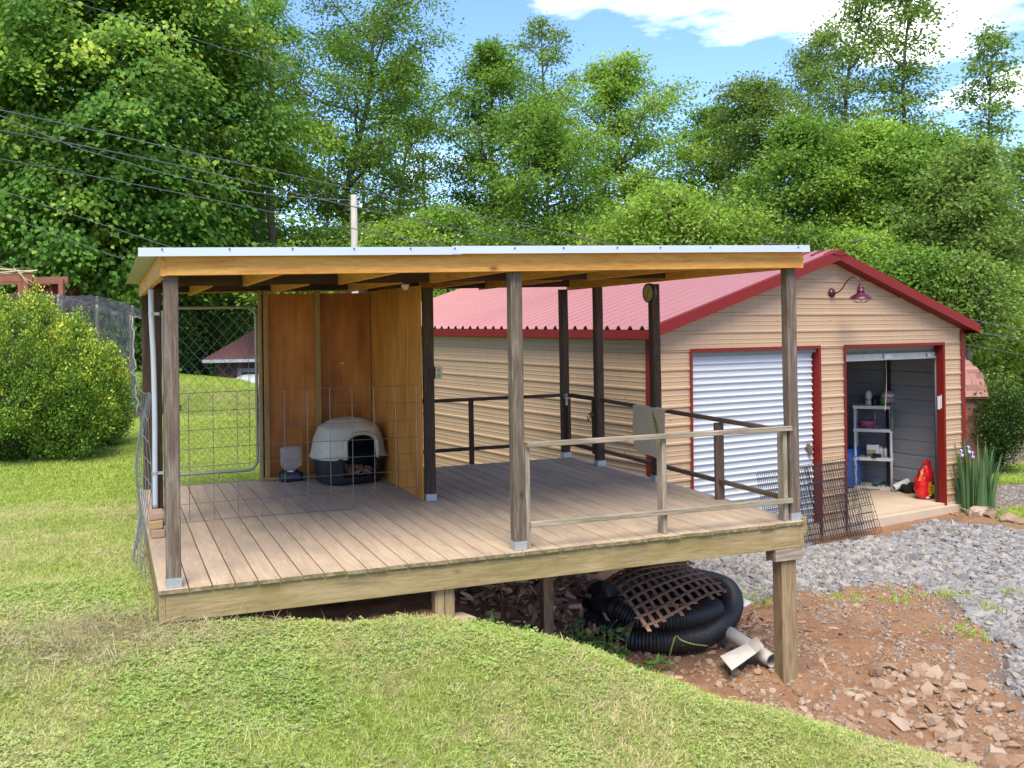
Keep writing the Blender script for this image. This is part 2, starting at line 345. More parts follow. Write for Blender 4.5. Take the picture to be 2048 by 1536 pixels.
POLY_GRAVEL = pxpoly([(1350, 1110), (1400, 1165), (1480, 1215), (1530, 1203), (1640, 1186), (1700, 1180), (1790, 1172), (1900, 1190), (1940, 1235), (1990, 1300), (2048, 1420), (2250, 1500), (2500, 1200), (2150, 1040), (2040, 1062), (1960, 1052), (1850, 1040), (1760, 1078), (1640, 1092), (1560, 1070), (1420, 1060)])
def zones(x, y):
    jx = x+(fbm(x*2.1, y*2.1, 4, 5)-.5)*.9; jy = y+(fbm(x*2.1+9, y*2.1, 4, 8)-.5)*.9
    j2 = (fbm(x*3.5, y*3.5, 3, 3)-.5)*.14
    ye = np.interp(x, EDGE[:, 0], EDGE[:, 1])
    wall = (x-GP[0])*DU[0]+(y-GP[1])*DU[1]           # distance right of the garage's side wall
    lawn = ((y < ye+j2) & (x < 8)) | (x < -.03+j2*.3) | ((y > 4.35) & (wall < -.35+j2))
    lawn |= inpoly(jx, jy, POLY_FARLAWN) | inpoly(jx, jy, POLY_MIDLAWN) | (y > 24) & (x < 11) | (x > 30) | (y < -3.5) & (x < 6)
    grav = inpoly(jx, jy, POLY_GRAVEL) | inpoly(jx, jy, POLY_DRIVE) | inpoly(jx, jy, POLY_ROAD)
    return lawn, grav & ~lawn
def axis_(fine0, fine1, step, lo, hi, g=1.16):
    a = list(np.arange(fine0, fine1, step)); s = step; v = a[-1]
    while v < hi: s *= g; v += s; a.append(v)
    s = step; v = a[0]; b = []
    while v > lo: s *= g; v -= s; b.append(v)
    return np.array(b[::-1]+a)
gx = axis_(-1.6, 10.5, .055, -180, 260); gy = axis_(-2.4, 6.5, .055, -60, 300)
GX, GY = np.meshgrid(gx, gy, indexing='ij')
LAWN, GRAV = zones(GX, GY)
def soften(a):
    a = a.astype(float)
    for _ in range(2):
        b = a.copy(); b[1:-1, 1:-1] = (a[1:-1, 1:-1]*2+a[:-2, 1:-1]+a[2:, 1:-1]+a[1:-1, :-2]+a[1:-1, 2:])/6; a = b
    return a
LW, GW = soften(LAWN), soften(GRAV)
def rough(x, y):
    return (fbm(x*1.7, y*1.7, 3, 20)-.5)*.16+(fbm(x*6, y*6, 4, 30)-.5)*.10
def hang(x, y): # spoil thrown up in lumps under the middle of the shelter
    return np.exp(-((x-3.3)**2/.30+(y-2.6)**2/.5))*.50*(.6+.8*fbm(x*3, y*3, 3, 41))
near = (GX > -3) & (GX < 14) & (GY > -4) & (GY < 9)
GZ = ground0(GX, GY)
DIRT = np.clip(1-LW-GW*.75, 0, 1)*near
flatpad = np.clip(((GX-GP[0])*DV[0]+(GY-GP[1])*DV[1]+.5)/.4, 0, 1)*np.clip(((GX-GP[0])*DU[0]+(GY-GP[1])*DU[1]+.3)/.3, 0, 1)*np.clip((7-(GX-GP[0])*DU[0]-(GY-GP[1])*DU[1])/.4, 0, 1)
GZ = GZ+DIRT*(1-flatpad)*rough(GX, GY)+DIRT*hang(GX, GY)+(1-DIRT)*near*(fbm(GX*1.3, GY*1.3, 3, 50)-.5)*.05
# the garage stands on its pad: nothing pokes through the floor
GZ = np.where((flatpad > 0) & (GZ > -1.40), GZ*(1-flatpad)+(-1.42)*flatpad, GZ)
# tyre ribs pressed in the soil beside the stones
ta = np.array(at(1800, 1270, Z=-1.4)[:2]); td = np.array(at(1990, 1250, Z=-1.4)[:2])-ta; td /= np.linalg.norm(td); tn = np.array([-td[1], td[0]])
su = (GX-ta[0])*td[0]+(GY-ta[1])*td[1]; sv = (GX-ta[0])*tn[0]+(GY-ta[1])*tn[1]
tr = np.exp(-(sv/.28)**4)*np.clip((su+.6)/.3, 0, 1)*np.clip((1.6-su)/.3, 0, 1)*DIRT
GZ += tr*.016*np.sin((su+sv*.5)*2*math.pi/.13)
def bil(G, x, y):
    i = np.clip(np.searchsorted(gx, x)-1, 0, len(gx)-2); j = np.clip(np.searchsorted(gy, y)-1, 0, len(gy)-2)
    fx = np.clip((x-gx[i])/(gx[i+1]-gx[i]), 0, 1); fy = np.clip((y-gy[j])/(gy[j+1]-gy[j]), 0, 1)
    return (G[i, j]*(1-fx)+G[i+1, j]*fx)*(1-fy)+(G[i, j+1]*(1-fx)+G[i+1, j+1]*fx)*fy
def gz(x, y): return bil(GZ, np.asarray(x, float), np.asarray(y, float))
nx, ny = GX.shape
idx = np.arange(nx*ny).reshape(nx, ny)
quads = np.stack([idx[:-1, :-1], idx[1:, :-1], idx[1:, 1:], idx[:-1, 1:]], -1).reshape(-1, 4)
def groundmat():
    m, nt, p, L = newmat('ground_soil_turf_and_gravel_base'); P = worldvec(nt)
    def attr(n):
        a = nt.nodes.new('ShaderNodeAttribute'); a.attribute_name = n; return a.outputs['Fac']
    n1 = noise(nt, P, 1.3, 6, .6); n2 = noise(nt, P, 14, 6, .7); n3 = noise(nt, P, 60, 4, .7)
    dirt = ramp(nt, [(.30, (.12, .055, .028)), (.48, (.25, .128, .066)), (.62, (.35, .195, .11)), (.8, (.44, .29, .19))], mathn(nt, 'ADD', mathn(nt, 'MULTIPLY', n2, .6), mathn(nt, 'MULTIPLY', n3, .4))).outputs[0]
    dirt = mixc(nt, mathn(nt, 'MULTIPLY', n1, .55), dirt, (.33, .21, .13), 'MIX')
    turf = ramp(nt, [(.35, (.10, .13, .03)), (.5, (.18, .21, .06)), (.62, (.32, .28, .14))], mathn(nt, 'ADD', mathn(nt, 'MULTIPLY', n1, .5), mathn(nt, 'MULTIPLY', n2, .5))).outputs[0]
    far = ramp(nt, [(.35, (.20, .29, .045)), (.6, (.31, .38, .09))], mathn(nt, 'ADD', mathn(nt, 'MULTIPLY', n1, .5), mathn(nt, 'MULTIPLY', n2, .5))).outputs[0]
    sx = nt.nodes.new('ShaderNodeSeparateXYZ'); L(P, sx.inputs[0])
    turf = mixc(nt, mathn(nt, 'GREATER_THAN', sx.outputs[1], 16), turf, far)
    grav = ramp(nt, [(.3, (.10, .075, .055)), (.5, (.20, .15, .115)), (.7, (.30, .25, .21))], mathn(nt, 'ADD', mathn(nt, 'MULTIPLY', n2, .4), mathn(nt, 'MULTIPLY', n3, .6))).outputs[0]
    edge = mathn(nt, 'MULTIPLY', mathn(nt, 'SUBTRACT', n2, .5), .9)
    st = lambda a: ramp(nt, [(.42, (0, 0, 0)), (.58, (1, 1, 1))], mathn(nt, 'ADD', a, edge)).outputs[0]
    c = mixc(nt, st(attr('gravel')), dirt, grav); c = mixc(nt, st(attr('lawn')), c, turf)
    L(c, p.inputs['Base Color']); p.inputs['Roughness'].default_value = .95; p.inputs['Specular IOR Level'].default_value = .15
    bump(nt, p, mathn(nt, 'ADD', n2, mathn(nt, 'MULTIPLY', n3, .5)), .9, .04)
    return m
me = rawmesh('ground', np.stack([GX, GY, GZ], -1).reshape(-1, 3), quads, groundmat(), True, {'lawn': ('POINT', LW.ravel()), 'gravel': ('POINT', GW.ravel())})
ground = props(link('ground', me), kind='structure')

# ---------------------------------------------------------------- scattering (uncountable ground cover)
def hidden_collection(name, objs):
    c = bpy.data.collections.new(name)
    for o in objs: c.objects.link(o)
    return c
def scatter(name, P, rot, scl, meshes, label=None, parent=None):
    """one object of kind 'stuff': points of its mesh carry instances of the given little meshes"""
    me = bpy.data.meshes.new(name); me.vertices.add(len(P)); me.vertices.foreach_set('co', np.asarray(P, np.float32).ravel())
    a = me.attributes.new('rot', 'FLOAT_VECTOR', 'POINT'); a.data.foreach_set('vector', np.asarray(rot, np.float32).ravel())
    a = me.attributes.new('scl', 'FLOAT', 'POINT'); a.data.foreach_set('value', np.asarray(scl, np.float32))
    obs = [bpy.data.objects.new(name+'_piece', m_) for m_ in meshes]; col = hidden_collection(name+'_pieces', obs)
    o = link(name, me, parent); props(o, label, None, None, 'stuff')
    g = bpy.data.node_groups.new(name, 'GeometryNodeTree')
    g.interface.new_socket('Geometry', in_out='INPUT', socket_type='NodeSocketGeometry'); g.interface.new_socket('Geometry', in_out='OUTPUT', socket_type='NodeSocketGeometry')
    gi = g.nodes.new('NodeGroupInput'); go = g.nodes.new('NodeGroupOutput'); ip = g.nodes.new('GeometryNodeInstanceOnPoints')
    ci = g.nodes.new('GeometryNodeCollectionInfo'); ci.inputs['Collection'].default_value = col; ci.inputs['Separate Children'].default_value = True; ci.inputs['Reset Children'].default_value = True
    ip.inputs['Pick Instance'].default_value = True
    def na(n, t):
        x = g.nodes.new('GeometryNodeInputNamedAttribute'); x.data_type = t; x.inputs['Name'].default_value = n; return x.outputs['Attribute']
    e2r = g.nodes.new('FunctionNodeEulerToRotation')
    lk = g.links.new
    lk(gi.outputs[0], ip.inputs['Points']); lk(ci.outputs[0], ip.inputs['Instance']); lk(na('rot', 'FLOAT_VECTOR'), e2r.inputs[0]); lk(e2r.outputs[0], ip.inputs['Rotation']); lk(na('scl', 'FLOAT'), ip.inputs['Scale'])
    lk(ip.outputs[0], go.inputs[0])
    md = o.modifiers.new('scatter', 'NODES'); md.node_group = g
    return o
def grassmat(name, lush, pale, dry, patch=1.2, thr=(.46, .62)):
    m, nt, p, L = newmat(name); P = worldvec(nt)
    n1 = noise(nt, P, patch, 5, .6); n2 = noise(nt, P, 9, 4, .6)
    c = mixc(nt, n2, lush, pale); oi = nt.nodes.new('ShaderNodeObjectInfo')
    dr = ramp(nt, [(thr[0], (0, 0, 0)), (thr[1], (1, 1, 1))], mathn(nt, 'ADD', mathn(nt, 'MULTIPLY', n1, .75), mathn(nt, 'MULTIPLY', oi.outputs['Random'], .25))).outputs[0]
    c = mixc(nt, dr, c, dry); L(c, p.inputs['Base Color']); p.inputs['Roughness'].default_value = .6; p.inputs['Specular IOR Level'].default_value = .25
    tr = nt.nodes.new('ShaderNodeBsdfTranslucent'); L(c, tr.inputs[0]); ms = nt.nodes.new('ShaderNodeMixShader'); ms.inputs[0].default_value = .35
    L(p.outputs[0], ms.inputs[1]); L(tr.outputs[0], ms.inputs[2]); L(ms.outputs[0], nt.nodes['Material Output'].inputs[0])
    return m
def tuft(name, n, r, h, wd, mat, lean=.5, seed=0):
    q = np.random.default_rng(seed); V = []; Fc = []
    for i in range(n):
        a = q.random()*6.28; rr = r*math.sqrt(q.random()); b = np.array([rr*math.cos(a), rr*math.sin(a), -.006]); t = q.random()*6.28
        hh = h*(.45+.75*q.random()); l = lean*hh*(.3+q.random()); k = q.random()*6.28; s_ = np.array([math.cos(t), math.sin(t), 0])*wd/2
        d = np.array([math.cos(k), math.sin(k), 0]); mid = b+d*l*.35+np.array([0, 0, hh*.62]); tip = b+d*l+np.array([0, 0, hh*.92])
        j = len(V); V += [b-s_, b+s_, mid+s_*.8, mid-s_*.8, tip]; Fc += [(j, j+1, j+2, j+3), (j+3, j+2, j+4)]
    return rawmesh(name, V, Fc, mat)
gm = grassmat('lawn_grass_blades', (.30, .41, .065), (.50, .57, .16), (.62, .55, .29), .9, (.45, .62))
gmf = grassmat('lawn_grass_beyond', (.32, .43, .055), (.47, .56, .13), (.54, .54, .22), .5, (.58, .72))
hm = grassmat('dry_hay', (.46, .39, .22), (.56, .50, .30), (.26, .20, .11), 3)
def sample_lawn(x0, x1, y0, y1, n):
    x = rng.uniform(x0, x1, n); y = rng.uniform(y0, y1, n); l = bil(LW, x, y) > .45
    return x[l], y[l]
def inview(x, y, z, pad=60):
    d = np.stack([x, y, z], -1)-CAM; w_ = d@AF; px = 1024+F*(d@AR)/w_; py = CYY-F*(d@AU)/w_
    return (w_ > 1) & (px > -pad) & (px < 2048+pad) & (py > -pad) & (py < 1536+pad*2)
def grass(name, boxes, tufts, scale, label, padv=620):
    X = []; Y = []
    for b in boxes:
        x, y = sample_lawn(*b); X.append(x); Y.append(y)
    x = np.concatenate(X); y = np.concatenate(Y); z = gz(x, y); k = inview(x, y, z, padv); x, y, z = x[k], y[k], z[k]
    n = len(x); rot = np.stack([rng.normal(0, .12, n), rng.normal(0, .12, n), rng.uniform(0, 6.28, n)], -1)
    s_ = scale*(.65+.7*fbm(x*1.1, y*1.1, 3, 77))*rng.uniform(.75, 1.25, n)
    return scatter(name, np.stack([x, y, z], -1), rot, s_, tufts, label)
grass('lawn_grass', [(-4.6, 5.6, -2.6, 1.6, 160000), (-5.0, 0, 1.6, 4.6, 34000)], [tuft('grass_tuft', 13, .06, .034, .0050, gm, 1.3, s) for s in range(5)], 1, 'short mown lawn in front of the shelter, green with dry yellow patches')
grass('lawn_grass_beyond', [(-7, 6, 4.3, 12, 96000), (-9, 7, 12, 23, 50000)], [tuft('grass_tuft', 12, .08, .034, .0075, gmf, 1.2, 30+s) for s in range(4)], 1.1, 'bright green mown lawn rising behind the shelter')
grass('lawn_strip_grass', [(12, 22, 2, 14, 50000)], [tuft('grass_tuft', 12, .08, .06, .010, gmf, .8, 50+s) for s in range(3)], 1.1, 'green lawn strips beside the gravel drive past the garage')
cl_m = grassmat('clover_leaves', (.27, .41, .08), (.42, .56, .17), (.50, .52, .2))
def clover(name, seed):
    q = np.random.default_rng(seed); V = []; Fc = []
    for i in range(7):
        a = q.random()*6.28; r_ = .05*math.sqrt(q.random()); c = np.array([r_*math.cos(a), r_*math.sin(a), .018+.014*q.random()])
        for k in range(3):
            t = a+k*2.09; d = np.array([math.cos(t), math.sin(t), q.normal(.0, .25)])*.011; n_ = np.array([-d[1], d[0], 0])*.55; j = len(V); V += [c, c+d*.7+n_, c+d*1.05, c+d*.7-n_]; Fc.append((j, j+1, j+2, j+3))
    return rawmesh(name, V, Fc, cl_m)
x, y = sample_lawn(-4.6, 5.6, -2.6, 1.2, 52000); k = (fbm(x*1.9, y*1.9, 3, 91)+rng.normal(0, .17, len(x)) > .54); x, y = x[k], y[k]; n = len(x)
scatter('clover', np.stack([x, y, gz(x, y)], -1), np.stack([rng.normal(0, .15, n), rng.normal(0, .15, n), rng.uniform(0, 6.28, n)], -1), rng.uniform(.7, 1.3, n), [clover('clover_sprig', 60+s) for s in range(4)], 'clover growing through the front lawn in patches')
# dry clippings raked against the shelter's corner
n = 1000; a = rng.random(n); x = np.where(a < .7, rng.normal(-.25, .42, n), rng.uniform(-1.6, 1.8, n)); y = np.where(a < .7, rng.normal(-.05, .22, n), rng.uniform(-1.9, -.1, n))
k = ~((x > .03) & (y > .02)); x, y = x[k], y[k]; n = len(x)
scatter('hay', np.stack([x, y, gz(x, y)+.03], -1), np.stack([rng.normal(0, .5, n), rng.normal(0, .5, n), rng.uniform(0, 6.28, n)], -1), rng.uniform(.6, 1.5, n), [tuft('hay_wisp', 9, .07, .05, .0035, hm, 2.8, 80+s) for s in range(4)], 'dry grass clippings lying around the front corner of the shelter')

# ---------------------------------------------------------------- stones
def stonemat(name, a, b, c, dust):
    m, nt, p, L = newmat(name); oi = nt.nodes.new('ShaderNodeObjectInfo'); v = objvec(nt)
    col = ramp(nt, [(.0, a), (.4, b), (.8, c), (1, dust)], oi.outputs['Random']).outputs[0]
    n_ = noise(nt, v, 5, 6, .65); col = mixc(nt, mathn(nt, 'MULTIPLY', n_, .5), col, dust)
    L(col, p.inputs['Base Color']); p.inputs['Roughness'].default_value = .85; p.inputs['Specular IOR Level'].default_value = .3; bump(nt, p, n_, .5, .02)
    return m
graystone = stonemat('blue_grey_gravel_stone', (.09, .094, .10), (.175, .18, .19), (.27, .272, .275), (.33, .275, .22))
tanstone = stonemat('tan_field_stone', (.20, .115, .065), (.30, .21, .145), (.38, .30, .225), (.31, .19, .115))
def stone(name, seed, mat, sq=(1, .75, .5), sub=1):
    q = np.random.default_rng(seed); t = (1+5**.5)/2
    V = np.array([(-1, t, 0), (1, t, 0), (-1, -t, 0), (1, -t, 0), (0, -1, t), (0, 1, t), (0, -1, -t), (0, 1, -t), (t, 0, -1), (t, 0, 1), (-t, 0, -1), (-t, 0, 1)])/1.9
    Fc = [(0, 11, 5), (0, 5, 1), (0, 1, 7), (0, 7, 10), (0, 10, 11), (1, 5, 9), (5, 11, 4), (11, 10, 2), (10, 7, 6), (7, 1, 8), (3, 9, 4), (3, 4, 2), (3, 2, 6), (3, 6, 8), (3, 8, 9), (4, 9, 5), (2, 4, 11), (6, 2, 10), (8, 6, 7), (9, 8, 1)]
    V = V*(1+q.normal(0, .17, (12, 1)))+q.normal(0, .07, (12, 3))
    # knock flat facets off, as broken stone has
    for _ in range(2):
        d = q.normal(0, 1, 3); d /= np.linalg.norm(d); e = V@d; c = .62+.15*q.random(); V = V-np.outer(np.maximum(e-c, 0), d)
    return rawmesh(name, V*np.array(sq), Fc, mat)
GS = [stone('gravel_stone', i, graystone, (1, .6+.3*rnd.random(), .35+.25*rnd.random())) for i in range(7)]
TS = [stone('field_stone', 20+i, tanstone, (1, .65+.3*rnd.random(), .45+.3*rnd.random())) for i in range(8)]
def stones_at(x, y, size, sink=.25, drop=0):
    n = len(x); return np.stack([x, y, gz(x, y)+size*(.3-sink)-drop], -1), np.stack([rng.normal(0, .35, n), rng.normal(0, .35, n), rng.uniform(0, 6.28, n)], -1), size
def zone_pts(poly, n, attr_, thr=.5, bb=None):
    P_ = np.array(poly); x = rng.uniform(P_[:, 0].min(), P_[:, 0].max(), n); y = rng.uniform(P_[:, 1].min(), P_[:, 1].max(), n)
    k = (bil(attr_, x, y) > thr) & inview(x, y, gz(x, y), 520) & inpoly(x, y, poly); return x[k], y[k]
x, y = zone_pts(POLY_GRAVEL, 95000, GW, .08)
k = fbm(x*1.5, y*1.5, 3, 60)+bil(GW, x, y)*.5+rng.normal(0, .10, len(x)) > .76; x, y = x[k], y[k]
P_, R_, s_ = stones_at(x, y, rng.gamma(2.6, .0095, len(x))+.007)
scatter('gravel', P_, R_, s_, GS, 'loose blue grey crushed stone spread before the garage')
x, y = zone_pts(POLY_ROAD, 9000, GW); P_, R_, s_ = stones_at(x, y, rng.uniform(.012, .03, len(x)))
scatter('drive_gravel', P_, R_, s_, GS, 'fine pale gravel of the track past the garage')
dirtpoly = pxpoly([(1130, 1240), (1300, 1180), (1480, 1180), (1850, 1150), (2100, 1300), (2300, 1536), (1960, 1640), (1880, 1500), (1500, 1400)], -1.3)
x, y = zone_pts(dirtpoly, 22000, DIRT, .35); k = fbm(x*2.3, y*2.3, 3, 66) > .54; x, y = x[k], y[k]
P_, R_, s_ = stones_at(x, y, rng.gamma(2.0, .0052, len(x))+.003)
scatter('soil_stones', P_, R_, s_, TS, 'small clods and chips strewn over the red brown soil')
x, y = zone_pts(dirtpoly, 16000, DIRT, .35); k = rng.random(len(x)) < .25+.75*(x > 6.2); x, y = x[k], y[k]; P_, R_, s_ = stones_at(x, y, rng.uniform(.012, .03, len(x)))
k = rng.random(len(x)) < .25
scatter('grey_chips', P_[k], R_[k], s_[k], GS, 'scattered grey stone chips on the bare soil')
# the larger stones, one by one
def rocks(name, n, poly, smin, smax, meshes, dens=None):
    c = 0; t = 0; P_ = np.array(poly)
    while c < n and t < n*60:
        t += 1; x = rng.uniform(P_[:, 0].min(), P_[:, 0].max()); y = rng.uniform(P_[:, 1].min(), P_[:, 1].max())
        if not inpoly(np.array([x]), np.array([y]), poly)[0] or bil(LW, np.array([x]), np.array([y]))[0] > .3: continue
        s_ = smin+(smax-smin)*rng.random()**2.2
        o = link(name, meshes[int(rng.integers(len(meshes)))], ground, (x, y, float(gz(x, y))+s_*.14), (rng.normal(0, .35), rng.normal(0, .35), rng.uniform(0, 6.28))); o.scale = (s_, s_, s_); c += 1
rocks('rock', 170, pxpoly([(1690, 1400), (1760, 1345), (1900, 1330), (2000, 1400), (2080, 1470), (2060, 1540), (1960, 1530), (1850, 1490), (1740, 1460)], -1.42), .035, .105, TS)
rocks('rock', 62, pxpoly([(1560, 1360), (1700, 1370), (1760, 1460), (1640, 1440), (1480, 1400), (1420, 1385), (1500, 1345)], -1.3), .022, .06, TS)
rocks('rock', 45, pxpoly([(1200, 1300), (1330, 1310), (1450, 1330), (1540, 1350), (1480, 1395), (1350, 1360), (1250, 1325)], -1.22), .018, .05, TS)
rocks('rock', 40, pxpoly([(1620, 1200), (1850, 1200), (2000, 1330), (1900, 1370), (1660, 1320)], -1.38), .015, .04, TS)
# ---------------------------------------------------------------- the shelter
sh = thing('deck_shelter', 'open timber shelter on a raised plank deck with brown posts and a flat metal roof', 'shelter')
for i in range(34):
    x0 = 0 if i == 0 else .185+.143*(i-1); x1 = .1785 if i == 0 else x0+.1355
    e = -.022+rnd.uniform(-.006, .006); z = -.0127+rnd.uniform(-.0015, .0015)
    beam('deck_board', ((x0+x1)/2, e, z), ((x0+x1)/2+rnd.uniform(-.002, .002), 4.2+rnd.uniform(-.01, .01), z), x1-x0, .0254, W['deck'], sh, ch=.004)
zt, zb = -.0268, -.2094
def hbeam(name, p0, p1, w, z0, z1, mat, parent=None, **k): # horizontal-ish timber given by bottom and top z at both ends
    return beam(name, (p0[0], p0[1], (z0+z1)/2), (p1[0], p1[1], (z0+z1)/2), w, z1-z0, mat, parent, **k)
hbeam('rim_joist', (.04, .019), (4.86, .019), .038, zb, zt, W['rim'], sh)
hbeam('rim_joist', (.019, -.001), (.019, 4.18), .038, zb, zt, W['rim'], sh)
hbeam('rim_joist', (4.881, -.001), (4.881, 4.18), .038, zb, zt, W['rim'], sh)
hbeam('rim_joist', (.04, 4.16), (4.86, 4.16), .038, zb, zt, W['rim'], sh)
for k in range(1, 10): hbeam('joist', (.04, .42*k), (4.86, .42*k), .038, zb, zt, W['old'], sh)
g = Geo()
for i in range(34):
    xa = .0 if i == 0 else .185+.143*(i-1)
    for k in range(11):
        for dx in (.028, .108):
            cx_, cy_ = xa+dx+rnd.uniform(-.006, .006), .02+.42*k+rnd.uniform(-.008, .008); g.add([(cx_-.0035, cy_-.0035, .0022), (cx_+.0035, cy_-.0035, .0022), (cx_+.0035, cy_+.0035, .0022), (cx_-.0035, cy_+.0035, .0022)], [(0, 1, 2, 3)])
props(g.build('nail_heads', screwm, sh), kind='stuff')
# feet
hbeam('support_block', (4.625, .065), (4.885, .065), .13, -.304, zb-.002, W['rail'], sh)
beam('support_post', (4.775, .095, -1.45), (4.775, .095, -.306), .125, .14, W['old'], sh, up=(1, 0, 0))
beam('support_post', (4.775, 3.9, -1.45), (4.775, 3.9, zb-.002), .125, .14, W['old'], sh, up=(1, 0, 0))
beam('stub_post', (1.852, .092, -.46), (1.852, .092, zb-.002), .088, .068, W['old'], sh, up=(1, 0, 0))
beam('stub_post', (1.925, .09, -.46), (1.925, .09, zb-.002), .088, .070, W['old'], sh, up=(1, 0, 0))
beam('stub_post', (2.955, .73, -1.1), (2.955, .73, zb-.002), .088, .085, W['old'], sh, up=(1, 0, 0))
beam('stub_post', (2.0, 2.1, -.7), (2.0, 2.1, zb-.002), .088, .088, W['old'], sh, up=(1, 0, 0))
beam('stub_post', (3.3, 2.4, -1.1), (3.3, 2.4, zb-.002), .088, .088, W['old'], sh, up=(1, 0, 0))
beam('stub_post', (.215, .07, -.42), (.215, .07, zb-.002), .088, .10, W['old'], sh, up=(1, 0, 0))
slab_ = [(1.55, -.07), (1.75, -.10), (2.02, -.09), (2.10, .0), (2.05, .16), (1.6, .17)]
V = [(x, y, -.425) for x, y in slab_]+[(x*1.0, y-.01, -.462) for x, y in slab_]
props(centred('footing_stone', V, [tuple(range(6)), tuple(reversed(range(6, 12)))]+[(i, i+6, (i+1) % 6+6, (i+1) % 6) for i in range(6)], tanstone), 'flat pale stone slab under the short deck post above the lawn', 'stone')
# step at the far right of the deck
hbeam('step_board', (4.905, .30), (5.02, .30), .14, -.075, -.037, W['old'], sh)
hbeam('step_board', (4.905, .33), (5.17, .33), .038, -.185, -.045, W['old'], sh)
hbeam('step_board', (4.905, 1.2), (5.15, 1.2), .038, -.185, -.045, W['old'], sh)
# posts
def base_strap(x, y, w=.089): # galvanised post base
    g = Geo(); t = .003; h = .062; a, b = x-w/2-t, x+w/2+t; c, d = y-w/2-t, y+w/2+t
    g.box((a, c, .001), (b, c+t*.8, h)); g.box((a, d-t*.8, .001), (b, d, h)); g.box((a, c+t, .001), (a+t*.8, d-t, h)); g.box((b-t*.8, c+t, .001), (b, d-t, h))
    for u in (-.6, .0, .6): g.box((x+u*w/2-.004, c-.003, h-.016), (x+u*w/2+.004, c, h-.008))
    g.build('post_base', galv, sh)
RB = lambda x: 1.968+.0135*x   # underside of the roof timbers along the front
def post(x, y, mat, top, base=True):
    beam('post', (x, y, .002), (x+rnd.uniform(-.004, .004), y, top), .089, .089, mat, sh, up=(1, 0, 0), ch=.006, seg=10, warp=.003)
    if base: base_strap(x, y)
post(.0925, .06, W['gray'], RB(0)); post(2.4625, .08, W['gray'], RB(2.45)); post(4.853, .076, W['gray'], RB(4.85)-.002)
post(.09, 2.145, W['dark'], 1.95, False); post(.09, 4.125, W['dark'], 1.95, False)
post(2.465, 2.245, W['dark'], 1.955); post(4.845, 2.245, W['dark'], 1.98); post(4.80, 3.435, W['dark'], 1.985); post(4.75, 4.235, W['dark'], 1.985)
post(2.445, 4.225, W['dark'], 1.95, False)
# roof timbers
beam('fascia_board', (.069, -.011, 2.038), (4.881, -.011, 2.101), .038, .14, W['new'], sh)
beam('fascia_board', (.05, -.03, 2.038), (.05, 4.43, 2.008), .038, .145, W['new'], sh)
beam('fascia_board', (4.901, -.03, 2.101), (4.901, 4.43, 2.05), .038, .14, W['new'], sh)
zl, zr = at(400, 588, Y=4.4)[2], at(1130, 573, Y=4.4)[2]
beam('fascia_board', (.069, 4.41, zl+.07), (4.881, 4.41, zr+.07), .038, .14, W['new'], sh)
zl2, zr2 = at(420, 573, Y=2.14)[2], at(1100, 557, Y=2.14)[2]
beam('mid_beam', (.14, 2.10, zl2+.068), (4.88, 2.10, zr2+.068), .038, .135, W['dark'], sh)
beam('mid_beam', (.14, 4.19, 2.02), (4.80, 4.19, 2.06), .038, .09, W['dark'], sh)
beam('wall_top_plate', (2.375, 2.5, 2.02), (2.375, 4.1, 2.0), .036, .06, W['dark'], sh)
for px_ in (490, 680, 862, 1024, 1176):
    X_ = at(px_, 565, Y=2.1)[0]; zz = 2.045+.0135*X_
    beam('rafter', (X_, .012, zz), (X_, 2.078, zz-.018), .038, .138, W['new'], sh)
    X2 = X_-.28
    beam('rafter', (X2, 2.122, zz-.022), (X2, 4.388, zz-.04), .038, .138, W['new'], sh)
    g = Geo(); g.box((X_-.024, 2.070, zz-.085), (X_-.021, 2.079, zz+.02)).box((X_+.021, 2.070, zz-.085), (X_+.024, 2.079, zz+.02)); g.build('joist_hanger', galv, sh)
def ribbed(width, pitch, rib, rw): # ribbed sheet profile across its width: list of (across, height)
    pr = []; x = 0
    while x < width-1e-6:
        pr += [(x, 0), (x+pitch-rw*2.4, 0), (x+pitch-rw*1.7, rib), (x+pitch-rw*.7, rib)]; x += pitch
    pr = [q for q in pr if q[0] <= width]; return pr+[(width, 0)]
def roof_z(x, y): return 2.1165+.0131*x-.0082*(y+.05)
for i in range(6):
    x0 = -.095+.84*i; wd = min(.84, 5.0-x0); pr = ribbed(wd, .21, .018, .03); V = []; n_ = len(pr)
    for yy in (-.095, 4.56):
        for a_, h_ in pr: V.append((x0+a_, yy, roof_z(x0+a_, yy)+h_))
    V += [(v[0], v[1], v[2]-.0015) for v in V]; m_ = 2*n_
    Fc = [(j, j+1, n_+j+1, n_+j) for j in range(n_-1)]+[(m_+j+1, m_+j, m_+n_+j, m_+n_+j+1) for j in range(n_-1)]+[(j+1, j, m_+j, m_+j+1) for j in range(n_-1)]+[(n_+j, n_+j+1, m_+n_+j+1, m_+n_+j) for j in range(n_-1)]
    Fc += [(0, n_, m_+n_, m_), (n_-1, m_+n_-1, m_+2*n_-1, 2*n_-1)]
    o = centred('roof_panel', V, Fc, [roofwhite, roofunder], sh)
    for pg in o.data.polygons:
        if pg.normal.z < -.5: pg.material_index = 1
